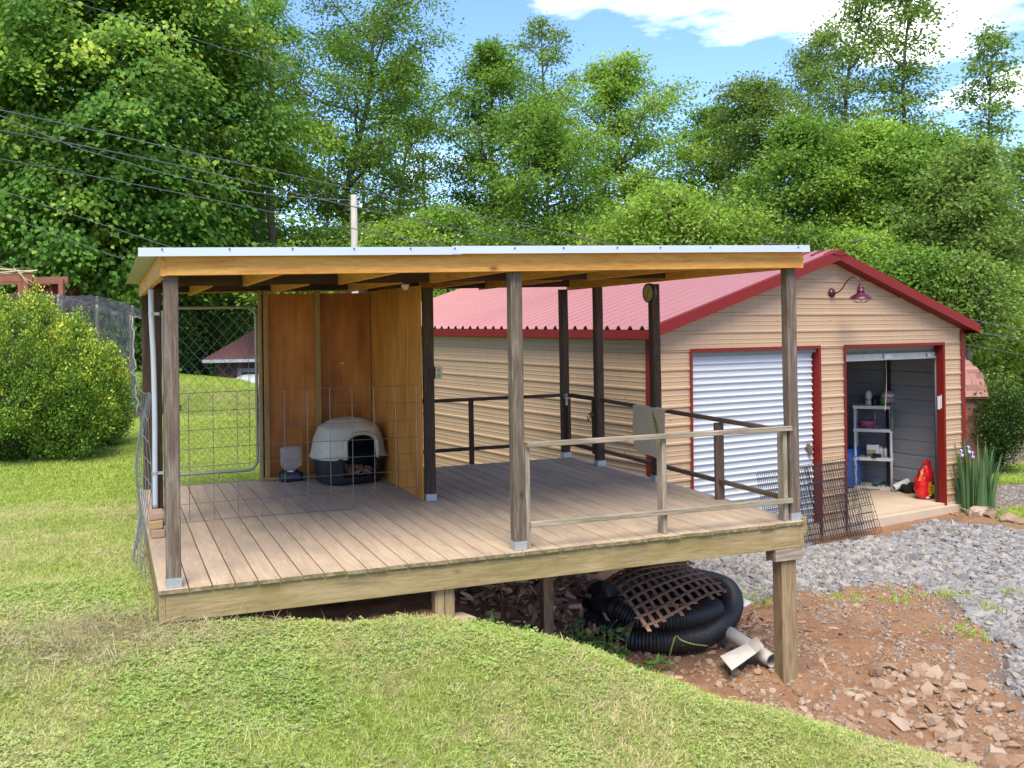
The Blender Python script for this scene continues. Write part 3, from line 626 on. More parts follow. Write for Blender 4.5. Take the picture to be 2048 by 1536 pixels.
for a_, b_, dz in ((-.10, 2.0, 0), (1.93, 4.93, .006)):
    g = Geo(); g.add([(a_, -.104-dz*.5, roof_z(a_, -.1)-.032+dz), (b_, -.104-dz*.5, roof_z(b_, -.1)-.032+dz), (b_, -.100, roof_z(b_, -.1)+.022+dz), (a_, -.100, roof_z(a_, -.1)+.022+dz), (b_, .05, roof_z(b_, .05)+.026+dz), (a_, .05, roof_z(a_, .05)+.026+dz)], [(0, 1, 2, 3), (3, 2, 4, 5)])
    for v in ((a_, a_), (b_, b_)): pass
    g.build('drip_edge', roofwhite, sh)
g = Geo()
for px_ in (324, 459, 585, 708, 821, 909, 1029, 1127, 1234, 1320, 1420, 1596):
    x_ = at(px_, 507, Y=-.1)[0]; g.lathe([(0, -.004), (.006, -.003), (.006, .002)], (x_, -.108, roof_z(x_, -.1)+.012), 6, 'Y')
props(g.build('screws', screwm, sh), kind='stuff')
# plywood room
def sheet(x0, x1, y0, y1, z0, z1, mat): # vertical-grained plywood
    c = ((x0+x1)/2, (y0+y1)/2); up = (1, 0, 0)
    return beam('plywood_sheet', (c[0], c[1], z0), (c[0], c[1], z1), y1-y0, x1-x0, mat, sh, up=up, ch=.001)
sheet(2.395, 2.408, 2.262, 2.705, .004, 1.975, W['ply2']); sheet(2.398, 2.411, 2.725, 4.145, .004, 1.975, W['ply2'])
beam('stud', (2.43, 2.715, .004), (2.43, 2.715, 1.96), .05, .038, W['dark'], sh, up=(1, 0, 0))
sheet(1.20, 1.785, 4.162, 4.174, .004, 1.955, W['ply']); sheet(1.787, 2.392, 4.160, 4.172, .004, 1.955, W['ply'])
beam('stud', (1.262, 4.115, .04), (1.262, 4.115, 1.99), .088, .052, W['stud'], sh, up=(1, 0, 0))
beam('stud', (1.205, 4.12, .04), (1.205, 4.12, 1.99), .088, .03, W['stud'], sh, up=(1, 0, 0))
beam('stud', (1.806, 4.115, .04), (1.806, 4.115, 1.99), .085, .05, W['stud'], sh, up=(1, 0, 0))
hbeam('sole_plate', (1.19, 4.115), (2.38, 4.115), .089, .002, .038, W['stud'], sh)
box('repair_patch', (2.06, 4.154, 1.19), (2.10, 4.1585, 1.205), flat('putty', (.6, .5, .28)), sh)
# railings
def rail(p0, p1, mat): return beam('rail', p0, p1, .038, .038, mat, sh, ch=.004, seg=6, warp=.002)
rail((2.515, .028, .752), (4.815, .028, .744), W['rail']); rail((2.535, .028, .177), (4.81, .028, .166), W['rail'])
def baluster(x, y, mat, z1=.74, w=.038, d=.089): beam('baluster', (x, y, .002), (x, y, z1), d, w, mat, sh, up=(1, 0, 0), ch=.004)
baluster(2.529, .094, W['rail'], .74); baluster(3.66, .094, W['rail']); baluster(4.775, .094, W['rail'], .735)
rail((4.832, .15, .712), (4.832, 3.39, .728), W['brown']); rail((4.832, .15, .165), (4.832, 3.39, .168), W['brown'])
baluster(4.832, 1.10, W['brown'], .69, .086, .04)
rail((2.51, 4.215, .740), (4.705, 4.215, .735), W['dark']); rail((2.51, 4.215, .177), (4.705, 4.215, .175), W['dark']); baluster(3.565, 4.215, W['dark'], .72, .055, .03)
# little gate of the railing, latched between the two far posts
rg = thing('rail_gate', 'low brown wooden gate latched between the two far corner posts of the deck', 'gate', (4.80, 3.8, 0))
for z_ in (.735, .165): beam('gate_rail', (.0, -.33, z_), (.0, .37, z_), .038, .045, W['dark'], rg)
for y_ in (-.315, .355): beam('gate_stile', (-.04, y_, .13), (-.04, y_, .745), .042, .04, W['dark'], rg, up=(1, 0, 0))
g = Geo().box((-.09, .33, .70), (-.03, .40, .715)).box((-.075, .335, .62), (-.062, .375, .76)).box((-.10, .34, .73), (-.05, .46, .742)); g.build('hinge', galv, rg)
g = Geo().box((-.085, -.36, .56), (-.065, -.27, .585)).box((-.08, -.33, .52), (-.07, -.31, .60)); g.tube([(-.1, -.34, .55), (-.1, -.3, .5), (-.1, -.26, .55)], .006, 5); g.build('latch', flat('old_latch_steel', (.12, .10, .08), .5, .6), rg)

# ---------------------------------------------------------------- things on the deck
# welded wire panel across the room
def wiregrid(name, xs, zs, fn, r, mat, skip=None, parent=None, step=1):
    g = Geo()
    for z_ in zs:
        pts = [fn(x_, z_) for x_ in xs if not (skip and skip(x_, z_))]
        if len(pts) > 1: g.tube(pts, r, 4, False)
    for x_ in xs:
        pts = [fn(x_, z_) for z_ in zs if not (skip and skip(x_, z_))]
        if len(pts) > 1: g.tube(pts, r, 4, False)
    return g.build(name, mat, parent, False)
hz = [.006, .155, .31, .46, .61, .765, .92, 1.075]
o = wiregrid('wire_panel', [.145+.197*k for k in range(12)], hz, lambda x, z: (x, 2.128+.006*math.sin(x*3), z+.006*math.sin(x*2)), .0027, wiremat, lambda x, z: z < .1 and x > 1.75)
props(o, 'wide-meshed galvanised wire panel standing across the deck in front of the pet house', 'wire panel')
def bentpanel(u, v): # u 0..1 along the deck edge, v 0..1 upward
    y = .62+u*1.45+(.1*math.sin(v*3)); x = -.055-.05*math.sin(u*3.1)*(1-v)-.02*math.sin(v*9+u*4)+(.055*(v)*(1-u)); z = -.07+v*1.22+.02*math.sin(u*7)
    return (x, y, z)
o = wiregrid('wire_panel', [i/9 for i in range(10)], [i/8 for i in range(9)], bentpanel, .0032, wiremat); props(o, 'buckled grey wire panel tied outside the left edge of the deck beside the conduit', 'wire panel')
# tubular gate with chain link
gt = thing('chain_link_gate', 'tall round-cornered tube gate with chain link infill behind the deck', 'gate', (.26, 4.27, 0))
def rrect(x0, x1, z0, z1, r, n=8):
    P_ = []
    for cx, cz, a0 in ((x1-r, z1-r, 90), (x1-r, z0+r, 0), (x0+r, z0+r, -90), (x0+r, z1-r, -180)):
        for k in range(n+1): a = math.radians(a0-90*k/n); P_.append((cx+r*math.cos(a), 0, cz+r*math.sin(a)))
    return P_+[P_[0], P_[1]]
tube('frame', rrect(0, .925, .10, 1.815, .11), .0165, flat('gate_tube', (.36, .34, .26), .45, .4, .25, 12), gt, 10)
tube('stretcher_wire', [(.845, -.01, .14), (.845, -.01, 1.7)], .003, wiremat, gt, 5)
def chainlink(x0, x1, z0, z1, s_, r):
    g = Geo()
    for sg in (1, -1):
        k = x0-(z1-z0)-s_
        while k < x1+(z1-z0)+s_:
            a = []; m_ = int((z1-z0)/(s_/2))+1
            for j in range(m_+1):
                zz_ = z0+j*(s_/2); xx = k+sg*(zz_-z0)*.88+(0 if sg > 0 else 0)
                if x0 <= xx <= x1 and zz_ <= z1: a.append((xx, .004*sg*(1 if j % 2 else -1), zz_))
            if len(a) > 1: g.tube(a, r, 3, False)
            k += s_
    return g
chainlink(.02, .90, .62, 1.78, .115, .0022).build('chain_link', wiremat, gt); chainlink(.02, .90, .12, .62, .062, .0013).build('chain_link', wiremat, gt)
g = Geo()
for k in range(26):
    z_ = 1.42-.033*k; a = k % 2; x_ = .965+.035*math.sin(k*.22)-(.05 if k > 2 else 0)*0
    g.tube([(x_+(.009 if a else 0)*math.cos(t), (.0 if a else .009)*math.cos(t)-.03, z_+.02*math.sin(t)) for t in np.linspace(0, 6.28, 8)], .0028, 4, False)
props(g.build('chain', flat('rusty_chain', (.07, .055, .045), .6, .5)), 'thin rusty chain hanging from the tube gate beside the plywood wall', 'chain').location += Vector((.26, 4.27, 0))
# conduit
cp = [(at(301.5, 578, Y=2.0)), at(303, 640, Y=2.0), at(307, 720, Y=2.02), at(309.5, 830, Y=2.04), at(310, 930, Y=2.05), at(310.5, 1016, Y=2.05)]
cpt = smoothpath(cp, 30)
ct = thing('conduit', 'grey plastic conduit strapped to the dark post at the left edge of the deck', 'pipe', tuple(cpt[-1]))
tube('pipe', cpt-cpt[-1], .021, pvc, ct, 12)
for py in (632, 943):
    p = at(306 if py < 700 else 310, py, Y=2.04); q = cpt[np.argmin(abs(cpt[:, 2]-p[2]))]-cpt[-1]
    Geo().lathe([(.0235, -.012), (.0245, -.012), (.0245, .012), (.0235, .012)], q, 14).box(q+np.array([.02, -.012, -.012]), q+np.array([.062, -.006, .012])).build('clamp', galv, ct)
# stack of three paver offcuts
for k, (dx, lb) in enumerate(((.012, 'rounded tan brick offcut at the bottom of the three by the conduit'), (0, 'orange tan brick offcut in the middle of the three by the conduit'), (.008, 'pale tan brick offcut on top of the three by the conduit'))):
    q = np.random.default_rng(90+k); z0 = .002+.066*k; x0, y0 = .003+dx, 1.62+.02*k
    V, Fc = box_vf((x0, y0, z0), (x0+.105, y0+.17, z0+.062)); V = np.array(V)+q.normal(0, .003, (8, 3))
    o = centred('brick', V, Fc, flat('paver_%d' % k, [(.34, .23, .15), (.40, .26, .12), (.38, .25, .18)][k], .9, 0, .25, 14, .2, .4)); props(o, lb, 'brick', 'brick offcuts stacked on the deck')
    bv = o.modifiers.new('b', 'BEVEL'); bv.width = .008; bv.segments = 2
# pet house
ph = thing('pet_house', 'dome-roofed plastic pet house with dirty cream lid and black base holding wood shavings', 'pet house', (2.02, 3.66, 0), math.radians(9))
cream = flat('dirty_cream_plastic', (.47, .41, .31), .5, 0, .5, 3.5)
def sq(a, wx, wy, e=3.2):
    c, s_ = math.cos(a), math.sin(a); return wx*abs(c)**(2/e)*(1 if c > 0 else -1), wy*abs(s_)**(2/e)*(1 if s_ > 0 else -1)
def loft(levels, n=72, e=3.2, keep=None, cap=False):
    V = []; Fc = []
    for (wx, wy, z_) in levels:
        for k in range(n): x_, y_ = sq(2*math.pi*k/n, wx, wy, e); V.append((x_, y_, z_))
    for i in range(len(levels)-1):
        for k in range(n):
            f = (i*n+k, i*n+(k+1) % n, (i+1)*n+(k+1) % n, (i+1)*n+k); c = np.mean([V[j] for j in f], 0)
            if keep is None or keep(c): Fc.append(f)
    if cap: Fc += [tuple(range((len(levels)-1)*n, len(levels)*n)), tuple(reversed(range(n)))]
    return V, Fc
def arch(x): return .235+.30*math.sqrt(max(0, 1-(x/.17)**4))*.93
hole = lambda c: not (c[1] < -.1 and abs(c[0]-.03) < .168 and .075 < c[2] < arch(c[0]-.03))
def interp_levels(lv, n):
    lv = np.array(lv, float); t = np.linspace(0, len(lv)-1, n); return [tuple(np.interp(t_, range(len(lv)), lv[:, j]) for j in range(3)) for t_ in t]
bl = interp_levels([(.26, .22, .0), (.31, .26, .02), (.325, .275, .12), (.345, .29, .275)], 22); dl = interp_levels([(.372, .315, .265), (.375, .318, .29), (.362, .305, .31), (.335, .285, .46), (.285, .245, .575), (.16, .15, .645), (.05, .05, .664), (.01, .01, .666)], 44)
def shell(lv, mat, nm, t=.006):
    V, Fc = loft(lv, keep=hole); o = centred(nm, V, Fc, mat, ph, True); sf = o.modifiers.new('s', 'SOLIDIFY'); sf.thickness = t; sf.offset = -1; return o
shell(bl, blackpl, 'base'); shell(dl, cream, 'lid')
V, Fc = loft([(a-.02, b-.02, max(.012, c-.006)) for a, b, c in bl+dl[3:]], keep=hole, cap=False); centred('dark_inside_shell', V, Fc, flat('painted_inside_dark', (.006, .006, .007), .8), ph, True)  # black inner shell, painted dark in place of the shade inside
pts = [(.03+.172*math.cos(a)*(1 if True else 0), -.30+.03*abs(math.sin(a)), 0) for a in (0,)]
def frontY(x, z): # distance of the shell's face for the trim
    wy = np.interp(z, [0, .12, .275, .32, .42, .52, .6], [.22, .275, .30, .30, .29, .265, .215]); wx = np.interp(z, [0, .12, .3, .42, .52, .6], [.26, .325, .36, .345, .31, .25])
    return -wy*max(.02, 1-abs(x/wx)**3.2)**(1/3.2)
tr_ = [(.03+.17*math.copysign(1, u)*1 if abs(u) > 1 else .03+.17*u, 0) for u in []]
path = []
for z_ in np.linspace(.27, .42, 5): path.append((.03-.172, z_))
for a in np.linspace(math.pi, 0, 15)[1:-1]: path.append((.03+.172*math.cos(a), .42+.10*math.sin(a)))
for z_ in np.linspace(.42, .27, 5): path.append((.03+.172, z_))
tube('door_trim', [(x, frontY(x, z_)-.012, z_) for x, z_ in path], .021, cream, ph, 8)
for x_ in (-.2, .235): box('clip', (x_-.025, frontY(x_, .27)-.028, .245), (x_+.025, frontY(x_, .27)-.002, .28), blackpl, ph)
for s_, dd in ((-1, 0),): Geo().tube([(x, frontY(x, z_)-.014, z_) for x, z_ in [(-.145, .26), (-.15, .18), (-.12, .10), (0, .075), (.12, .08), (.185, .14)]], .007, 6).build('threshold', blackpl, ph, True)
chipm = flat('wood_shavings', (.42, .23, .12), .85, 0, .4, 12)
q = np.random.default_rng(5); V = []; Fc = []
for k in range(900):
    r_ = math.sqrt(q.random()); a = q.random()*6.28; x_, y_ = .25*r_*math.cos(a), -.02+.21*r_*math.sin(a); c = np.array([x_, y_, .05+.075*(1-r_*.5)*q.random()+.05]); d = q.normal(0, 1, 3); d[2] *= .4; d /= np.linalg.norm(d); s_ = np.cross(d, q.normal(0, 1, 3)); s_ /= np.linalg.norm(s_); l = .012+.014*q.random()
    j = len(V); V += [c-d*l-s_*.005, c+d*l-s_*.005, c+d*l+s_*.005, c-d*l+s_*.005]; Fc.append((j, j+1, j+2, j+3))
o = centred('wood_shavings', V, Fc, chipm, ph); props(o, kind='stuff')
# water dispenser
wd = thing('water_dispenser', 'clear upturned water bottle on a dark blue plastic pet bowl', 'water dispenser', (1.485, 3.98, 0))
V, Fc = loft([(.105, .085, .0), (.118, .095, .015), (.118, .095, .085), (.10, .08, .1), (.085, .065, .1), (.08, .06, .07)], 40, 5); centred('bowl', V, Fc, navypl, wd, True)
glass, gnt, gp_, _ = newmat('clear_bottle_plastic'); gp_.inputs['Base Color'].default_value = (.82, .80, .76, 1); gp_.inputs['Roughness'].default_value = .12; gp_.inputs['Transmission Weight'].default_value = .80; gp_.inputs['IOR'].default_value = 1.12
V, Fc = loft([(.03, .03, .075), (.035, .035, .11), (.085, .06, .14), (.108, .075, .17), (.111, .078, .20), (.108, .075, .25), (.111, .078, .33), (.10, .07, .355), (.04, .03, .36)], 40, 4, cap=True); centred('bottle', V, Fc, glass, wd, True)
Geo().lathe([(.036, .08), (.038, .08), (.038, .115), (.036, .115)], (0, 0, 0), 16).build('cap', whitepl, wd, True)
# clock thermometer on the post
ck = thing('dial_thermometer', 'round dark-rimmed dial with a cream face hung on a dark deck post', 'dial', tuple(at(1298, 586, X=4.772)), math.radians(-84))
Geo().lathe([(0, .03), (.088, .03), (.098, .015), (.098, -.012), (.088, -.018), (.084, -.010)], (0, 0, 0), 32, 'Y').build('rim', flat('dark_rim', (.03, .02, .012), .4), ck, True)
fm, fnt, fp, FL_ = newmat('dial_face'); fp.inputs['Roughness'].default_value = .5
tcn = fnt.nodes.new('ShaderNodeTexCoord'); sx = fnt.nodes.new('ShaderNodeSeparateXYZ'); FL_(tcn.outputs['Object'], sx.inputs[0])
ang = mathn(fnt, 'ARCTAN2', sx.outputs[0], sx.outputs[2]); rad = mathn(fnt, 'SQRT', mathn(fnt, 'ADD', mathn(fnt, 'MULTIPLY', sx.outputs[0], sx.outputs[0]), mathn(fnt, 'MULTIPLY', sx.outputs[2], sx.outputs[2])))
tick = mathn(fnt, 'MULTIPLY', mathn(fnt, 'GREATER_THAN', mathn(fnt, 'SINE', mathn(fnt, 'MULTIPLY', ang, 36)), .5), mathn(fnt, 'MULTIPLY', mathn(fnt, 'GREATER_THAN', rad, .062), mathn(fnt, 'LESS_THAN', rad, .074)))
FL_(mixc(fnt, mathn(fnt, 'MULTIPLY', tick, .8), (.46, .38, .17), (.06, .04, .02)), fp.inputs['Base Color'])
Geo().lathe([(0, -.010), (.085, -.010)], (0, 0, 0), 32, 'Y').build('face', fm, ck)
Geo().bar((-.02, -.013, -.055), (.012, -.013, .045), .006, .002, (0, 1, 0)).build('hand', screwm, ck)
# outlet
p = at(884.5, 745, Y=2.2); ol = thing('power_outlet', 'cream electrical outlet with two sockets fixed beside the dark post at the plywood wall', 'outlet', (2.543, 2.2, p[2]))
cr_ = flat('outlet_cream', (.42, .40, .24), .5); box('plate', (-.03, -.02, -.062), (.032, -.012, .062), cr_, ol); box('back_box', (-.028, -.0115, -.055), (.028, .04, .055), galv, ol)
for z_ in (.026, -.026):
    Geo().lathe([(0, -.0235), (.017, -.0235), (.018, -.0205)], (0, 0, z_), 16, 'Y').build('socket', flat('socket_cream', (.34, .32, .18), .5), ol)
    Geo().box((-.008, -.0245, z_-.001), (-.005, -.0238, z_+.010)).box((.005, -.0245, z_-.001), (.008, -.0238, z_+.010)).box((-.003, -.0245, z_-.012), (.003, -.0238, z_-.006)).build('slots', blackpl, ol)
# insulator under the beam
p = at(810, 550, Y=1.9); il = Geo().lathe([(0, .02), (.035, .02), (.035, 0), (.022, -.015), (.028, -.03), (0, -.03)], (p[0], 1.9, 1.955), 14).build('lamp_socket', flat('porcelain', (.6, .56, .48), .3), None, True); props(il, 'small white porcelain lamp socket under the roof beam near the plywood wall', 'lamp socket')
# cardboard sign on the far rail
sg = thing('tan_board', 'tan board with a small yellow and black diamond sticker hung over the right-hand rail', 'board', (4.80, 2.28, .735))
V = [(0, -.335, .012), (-.004, .315, .012), (-.012, .32, -.25), (-.006, .30, -.50), (-.02, -.02, -.455), (-.006, -.33, -.44), (-.014, -.34, -.2), (-.008, 0, -.2), (-.002, 0, .012), (-.012, .0, -.45)]
V = [(-.022, .32, .0), (-.022, -.33, .0), (-.028, .325, -.22), (-.03, 0, -.22), (-.028, -.33, -.22), (-.026, .30, -.455), (-.034, .0, -.47), (-.024, -.335, -.50), (-.024, 0, .0), (.03, .32, .006), (.03, 0, .006), (.03, -.33, .006)]
Fc = [(0, 8, 3, 2), (8, 1, 4, 3), (2, 3, 6, 5), (3, 4, 7, 6), (9, 10, 8, 0), (10, 11, 1, 8)]
bm_ = flat('tan_board_card', (.56, .46, .31), .8, 0, .05, 20); o = centred('board', V, Fc, bm_, sg); o.modifiers.new('s', 'SOLIDIFY').thickness = .004
xs_ = -.0345; P4 = [(xs_, -.115, -.035), (xs_, -.185, -.13), (xs_-.001, -.255, -.33), (xs_, -.19, -.235)]
P4 = [(xs_, -.09, -.035), (xs_, -.19, -.15), (xs_, -.245, -.345), (xs_, -.15, -.225)]
Geo().add(P4, [(0, 1, 2, 3)]).build('sticker', flat('sticker_black', (.02, .02, .015), .5), sg)
c4 = np.mean(P4, 0); P5 = [tuple(c4+(np.array(v)-c4)*.86+np.array([-.001, 0, 0])) for v in P4]; Geo().add(P5, [(0, 1, 2, 3)]).build('sticker_field', flat('sticker_yellow', (.42, .42, .12), .5), sg)
g = Geo()
a_, b_ = np.array(P4[0]), np.array(P4[2])
for k in range(6):
    c = a_+(b_-a_)*(.22+.10*k)+np.array([-.0022, 0, 0]); w_ = .016
    g.add([c+np.array([0, -w_, .016]), c+np.array([0, w_, .004]), c+np.array([0, w_, -.004]), c+np.array([0, -w_, .008])], [(0, 1, 2, 3)])
    if k % 2: g.add([c+np.array([0, -w_, .016]), c+np.array([0, -w_*.5, .013]), c+np.array([0, -w_*.5, -.012]), c+np.array([0, -w_, -.009])], [(0, 1, 2, 3)])
g.build('lettering', flat('sticker_ink', (.015, .015, .01), .5), sg)
# ---------------------------------------------------------------- the garage (local frame: u along the front, v back, z up)
ga = thing('garage', 'tan metal-sided garage with red trim, pink red ribbed roof and two roller doors', 'garage', (GP[0], GP[1], 0)); ga.rotation_euler = (0, .011, -GYAW)
WU, EZ, AZ, AU_, GL, OV, OE = 6.28, 1.49, 2.525, 3.22, 8.55, .2, .15
RIB0 = 1.216; PB = .2286
def sidprof(z0, z1): # horizontal ribs, (z, how far proud)
    pr = []; k = math.floor((RIB0-z1)/PB)-1
    while True:
        z = RIB0-k*PB; k += 1
        if z < z0-PB: break
        pr += [(z+.024, 0), (z+.013, .016), (z-.008, .016), (z-.028, 0), (z-.080, 0), (z-.085, .004), (z-.093, .004), (z-.098, 0), (z-.135, 0), (z-.140, .004), (z-.148, .004), (z-.153, 0)]
    pr = [q for q in pr if z0 < q[0] < z1]
    return [(z1, 0)]+pr+[(z0, 0)]
def siding(name, z0, z1, xl, xr, face, mat=tan, par=ga, under=inner):
    """xl, xr: functions of z; face(a, proud, z) -> local point"""
    pr = sidprof(z0, z1); V = []; Fc = []; mi = []
    for z, d in pr: V += [face(xl(z), d, z), face(xr(z), d, z)]
    n_ = len(V)
    for z, d in pr: V += [face(xl(z), d-.002, z), face(xr(z), d-.002, z)]
    for i in range(len(pr)-1):
        Fc.append((2*i, 2*i+2, 2*i+3, 2*i+1)); mi.append(0); Fc.append((n_+2*i, n_+2*i+1, n_+2*i+3, n_+2*i+2)); mi.append(1)
    o = centred(name, V, Fc, [mat, under], par); o.data.polygons.foreach_set('material_index', mi); return o
C_ = lambda v: (lambda z: v)
front = lambda a, d, z: (a, -d, z)
D1 = (.66, 2.98); D2 = (3.54, 5.76); DT = 1.20; WB = -1.335
for (a, b) in ((.03, D1[0]-.02), (D1[1]+.02, D2[0]-.02), (D2[1]+.02, WU-.03)):
    siding('siding_panel', WB, -.10, C_(a), C_(b), front); siding('siding_panel', -.10, DT+.02, C_(a), C_(b), front)
glx = lambda z: max(.03, .0+(z-EZ+.03)/(AZ-EZ)*AU_); grx = lambda z: min(WU-.03, WU-(z-EZ+.03)/(AZ-EZ)*(WU-AU_))
siding('siding_panel', DT+.02, 1.86, glx, grx, front); siding('siding_panel', 1.86, AZ-.06, glx, grx, front)
left = lambda a, d, z: (-d, a, z); right = lambda a, d, z: (WU+d, a, z)
for z0, z1 in ((WB, -.44), (-.44, .48), (.48, 1.43)):
    for v0, v1 in ((.03, 5.1), (5.1, GL-.03)): siding('siding_panel', z0, z1, C_(v0), C_(v1), left)
    siding('siding_panel', z0, z1, C_(.03), C_(GL-.03), right)
siding('siding_panel', WB, 1.43, C_(.03), C_(WU-.03), lambda a, d, z: (a, GL+d, z))
siding('siding_panel', 1.43, AZ-.06, glx, grx, lambda a, d, z: (a, GL+d, z))
for u0 in (0, WU): # corner trims
    sgn = -1 if u0 == 0 else 1
    for v0, sv in ((0, -1), (GL, 1)):
        Geo().box((min(u0+sgn*.024, u0-sgn*.07), v0+sv*.024-.0015, WB-.03), (max(u0+sgn*.024, u0-sgn*.07), v0+sv*.024+.0015, 1.44)).box((u0+sgn*.024-.0015, min(v0+sv*.022, v0-sv*.07), WB-.03), (u0+sgn*.024+.0015, max(v0+sv*.022, v0-sv*.07), 1.44)).build('corner_trim', redtrim, ga)
# roof
def roofpanel(v0, v1, side):
    pr = ribbed(v1-v0, .2286, .044, .042); V = []
    ue = -OE if side < 0 else WU+OE
    for (u, z) in ((ue, EZ), (AU_, AZ)):
        for a, h in pr: V.append((u, v0+a, z+h))
    n_ = len(pr); V += [(x, y, z-.003) for x, y, z in V]; m_ = 2*n_
    q = [(j, n_+j, n_+j+1, j+1) for j in range(n_-1)]; q2 = [(m_+j, m_+j+1, m_+n_+j+1, m_+n_+j) for j in range(n_-1)]
    if side > 0: q = [f[::-1] for f in q]; q2 = [f[::-1] for f in q2]
    o = centred('roof_panel', V, q+q2+[(j+1, j, m_+j, m_+j+1) for j in range(n_-1)]+[(0, n_, m_+n_, m_), (n_-1, 2*n_-1, m_+2*n_-1, m_+n_-1)], [redroof, inner], ga)
    o.data.polygons.foreach_set('material_index', [0]*len(q)+[1]*len(q2)+[0]*(n_+1))
v = -OV
while v < GL+.1:
    e = min(v+.9144, GL+.2); roofpanel(v, e, -1); roofpanel(v, e, 1); v = e
for ue, s_ in ((-OE, -1), (WU+OE, 1)): # eave trims and soffits
    Geo().box((ue-.002+s_*.004, -OV, EZ-.115), (ue+.002+s_*.004, GL+.2, EZ-.006)).box((min(ue, ue-s_*OE), -OV+.004, EZ-.118), (max(ue, ue-s_*OE), GL+.196, EZ-.115)).build('eave_trim', redtrim, ga)
def rake(ue, uc, vv, name='rake_trim'):
    g = Geo(); t = .105
    for a, b in (((vv-.004), (vv-.001)),):
        g.add([(ue, a, EZ-t-.008), (uc, a, AZ-t-.008), (uc, a, AZ+.022), (ue, a, EZ+.022), (ue, b, EZ-t-.008), (uc, b, AZ-t-.008), (uc, b, AZ+.022), (ue, b, EZ+.022)], [(0, 1, 2, 3), (7, 6, 5, 4), (0, 4, 5, 1), (3, 2, 6, 7), (0, 3, 7, 4), (1, 5, 6, 2)])
    g.add([(ue, vv, EZ+.024), (uc, vv, AZ+.024), (uc, vv+.09, AZ+.024), (ue, vv+.09, EZ+.024), (ue, vv, EZ+.022), (uc, vv, AZ+.022), (uc, vv+.09, AZ+.022), (ue, vv+.09, EZ+.022)], [(0, 1, 2, 3), (7, 6, 5, 4)])
    d_ = OV if vv < 0 else -.2; e_ = .015 if vv < 0 else -.015
    g.add([(ue, vv, EZ-t-.008), (uc, vv, AZ-t-.008), (uc, vv+d_-e_, AZ-t-.008), (ue, vv+d_-e_, EZ-t-.008)], [(0, 1, 2, 3)])
    g.build(name, redtrim, ga)
rake(-OE-.004, AU_, -OV); rake(WU+OE+.004, AU_, -OV); rake(-OE-.004, AU_, GL+.2); rake(WU+OE+.004, AU_, GL+.2)
Geo().add([(AU_-.17, -OV-.015, AZ-.03), (AU_, -OV-.015, AZ+.035), (AU_+.17, -OV-.015, AZ-.03), (AU_-.17, GL+.21, AZ-.03), (AU_, GL+.21, AZ+.035), (AU_+.17, GL+.21, AZ-.03), (AU_, -OV-.015, AZ-.05)], [(0, 1, 4, 3), (1, 2, 5, 4), (0, 6, 1), (6, 2, 1)]).build('ridge_cap', redtrim, ga)
# door frames
def doorframe(a, b):
    g = Geo(); w_ = .042; d = -.027
    g.box((a-w_, d, WB-.02), (a, d+.003, DT+w_)).box((b, d, WB-.02), (b+w_, d+.003, DT+w_)).box((a, d, DT), (b, d+.003, DT+w_))
    g.box((a-.003, d+.003, WB+.0), (a, .12, DT)).box((b, d+.003, WB+.0), (b+.003, .12, DT)).box((a, d+.003, DT), (b, .12, DT+.003))
    g.build('door_frame', redtrim, ga)
doorframe(*D1); doorframe(*D2)
def curtain(a, b, z0, z1, v0):
    V = []; Fc = []; n_ = int((z1-z0)/.0085)
    for i in range(n_+1):
        z = z1-(z1-z0)*i/n_; ph_ = ((z1-z) % .085)/.085
        d = .021*(0.5-0.5*math.cos(2*math.pi*min(1, ph_/.62))) if ph_ < .62 else 0
        V += [(a, v0-d, z), (b, v0-d, z)]
    Fc = [(2*i, 2*i+2, 2*i+3, 2*i+1) for i in range(n_)]
    return V, Fc
V, Fc = curtain(D1[0]+.004, D1[1]-.02, -1.20, DT-.045, .09); cu = centred('roller_door', V, Fc, whitedoor, ga, True)
box('door_head', (D1[0], .02, DT-.05), (D1[1], .14, DT-.002), flat('grey_head', (.2, .2, .2)), ga)
g = Geo().box((2.80, .045, -.16), (2.93, .066, -.13)).box((2.82, .05, -.20), (2.87, .068, -.10)).tube([(2.86, .05, -.145), (2.86, .045, -.21), (2.89, .045, -.21), (2.89, .05, -.145)], .008, 6).box((2.85, .035, -.26), (2.90, .055, -.20)); g.build('latch', flat('brassy_lock', (.25, .18, .12), .4, .7), ga)
# rolled-up curtain over the open doorway
g = Geo(); pr = [(.155, 0), (.155, D2[1]-D2[0]-.03)]
V = []; n_ = 26; a_, b_ = D2[0]+.015, D2[1]-.02
for u in (a_, b_):
    for k in range(n_): t = 2*math.pi*k/n_; rr = .17+.006*math.cos(6*t); V.append((u, .30+rr*math.cos(t), 1.19+rr*math.sin(t)))
centred('door_coil', V, [(k, (k+1) % n_, n_+(k+1) % n_, n_+k) for k in range(n_)]+[tuple(range(n_)), tuple(reversed(range(n_, 2*n_)))], flat('dull_door_back', (.22, .20, .17), .6, .2), ga)
Geo().box((a_, .10, 1.005), (b_, .13, 1.095)).box((a_, .085, 1.0), (b_, .10, 1.018)).build('bottom_bar', flat('galv_bar', (.36, .36, .33), .5, .4, .25, 10), ga)
Geo().box((a_+.95, .078, 1.01), (a_+1.13, .085, 1.085)).box((b_-.22, .078, 1.02), (b_-.12, .085, 1.075)).build('lock_plate', galv, ga)
tube('door_guide', [(D2[1]-.012, .11, -1.2), (D2[1]-.012, .11, 1.1)], .022, flat('dark_guide', (.03, .035, .045), .5), ga, 6)
Geo().box((D2[1]-.004, .01, .24), (D2[1]+.0-.003, .03, .44)).build('handle_plate', whitepl, ga)
Geo().box((D2[1]-.014, .035, .22), (D2[1]-.006, .075, .42)).build('handle', whitepl, ga)
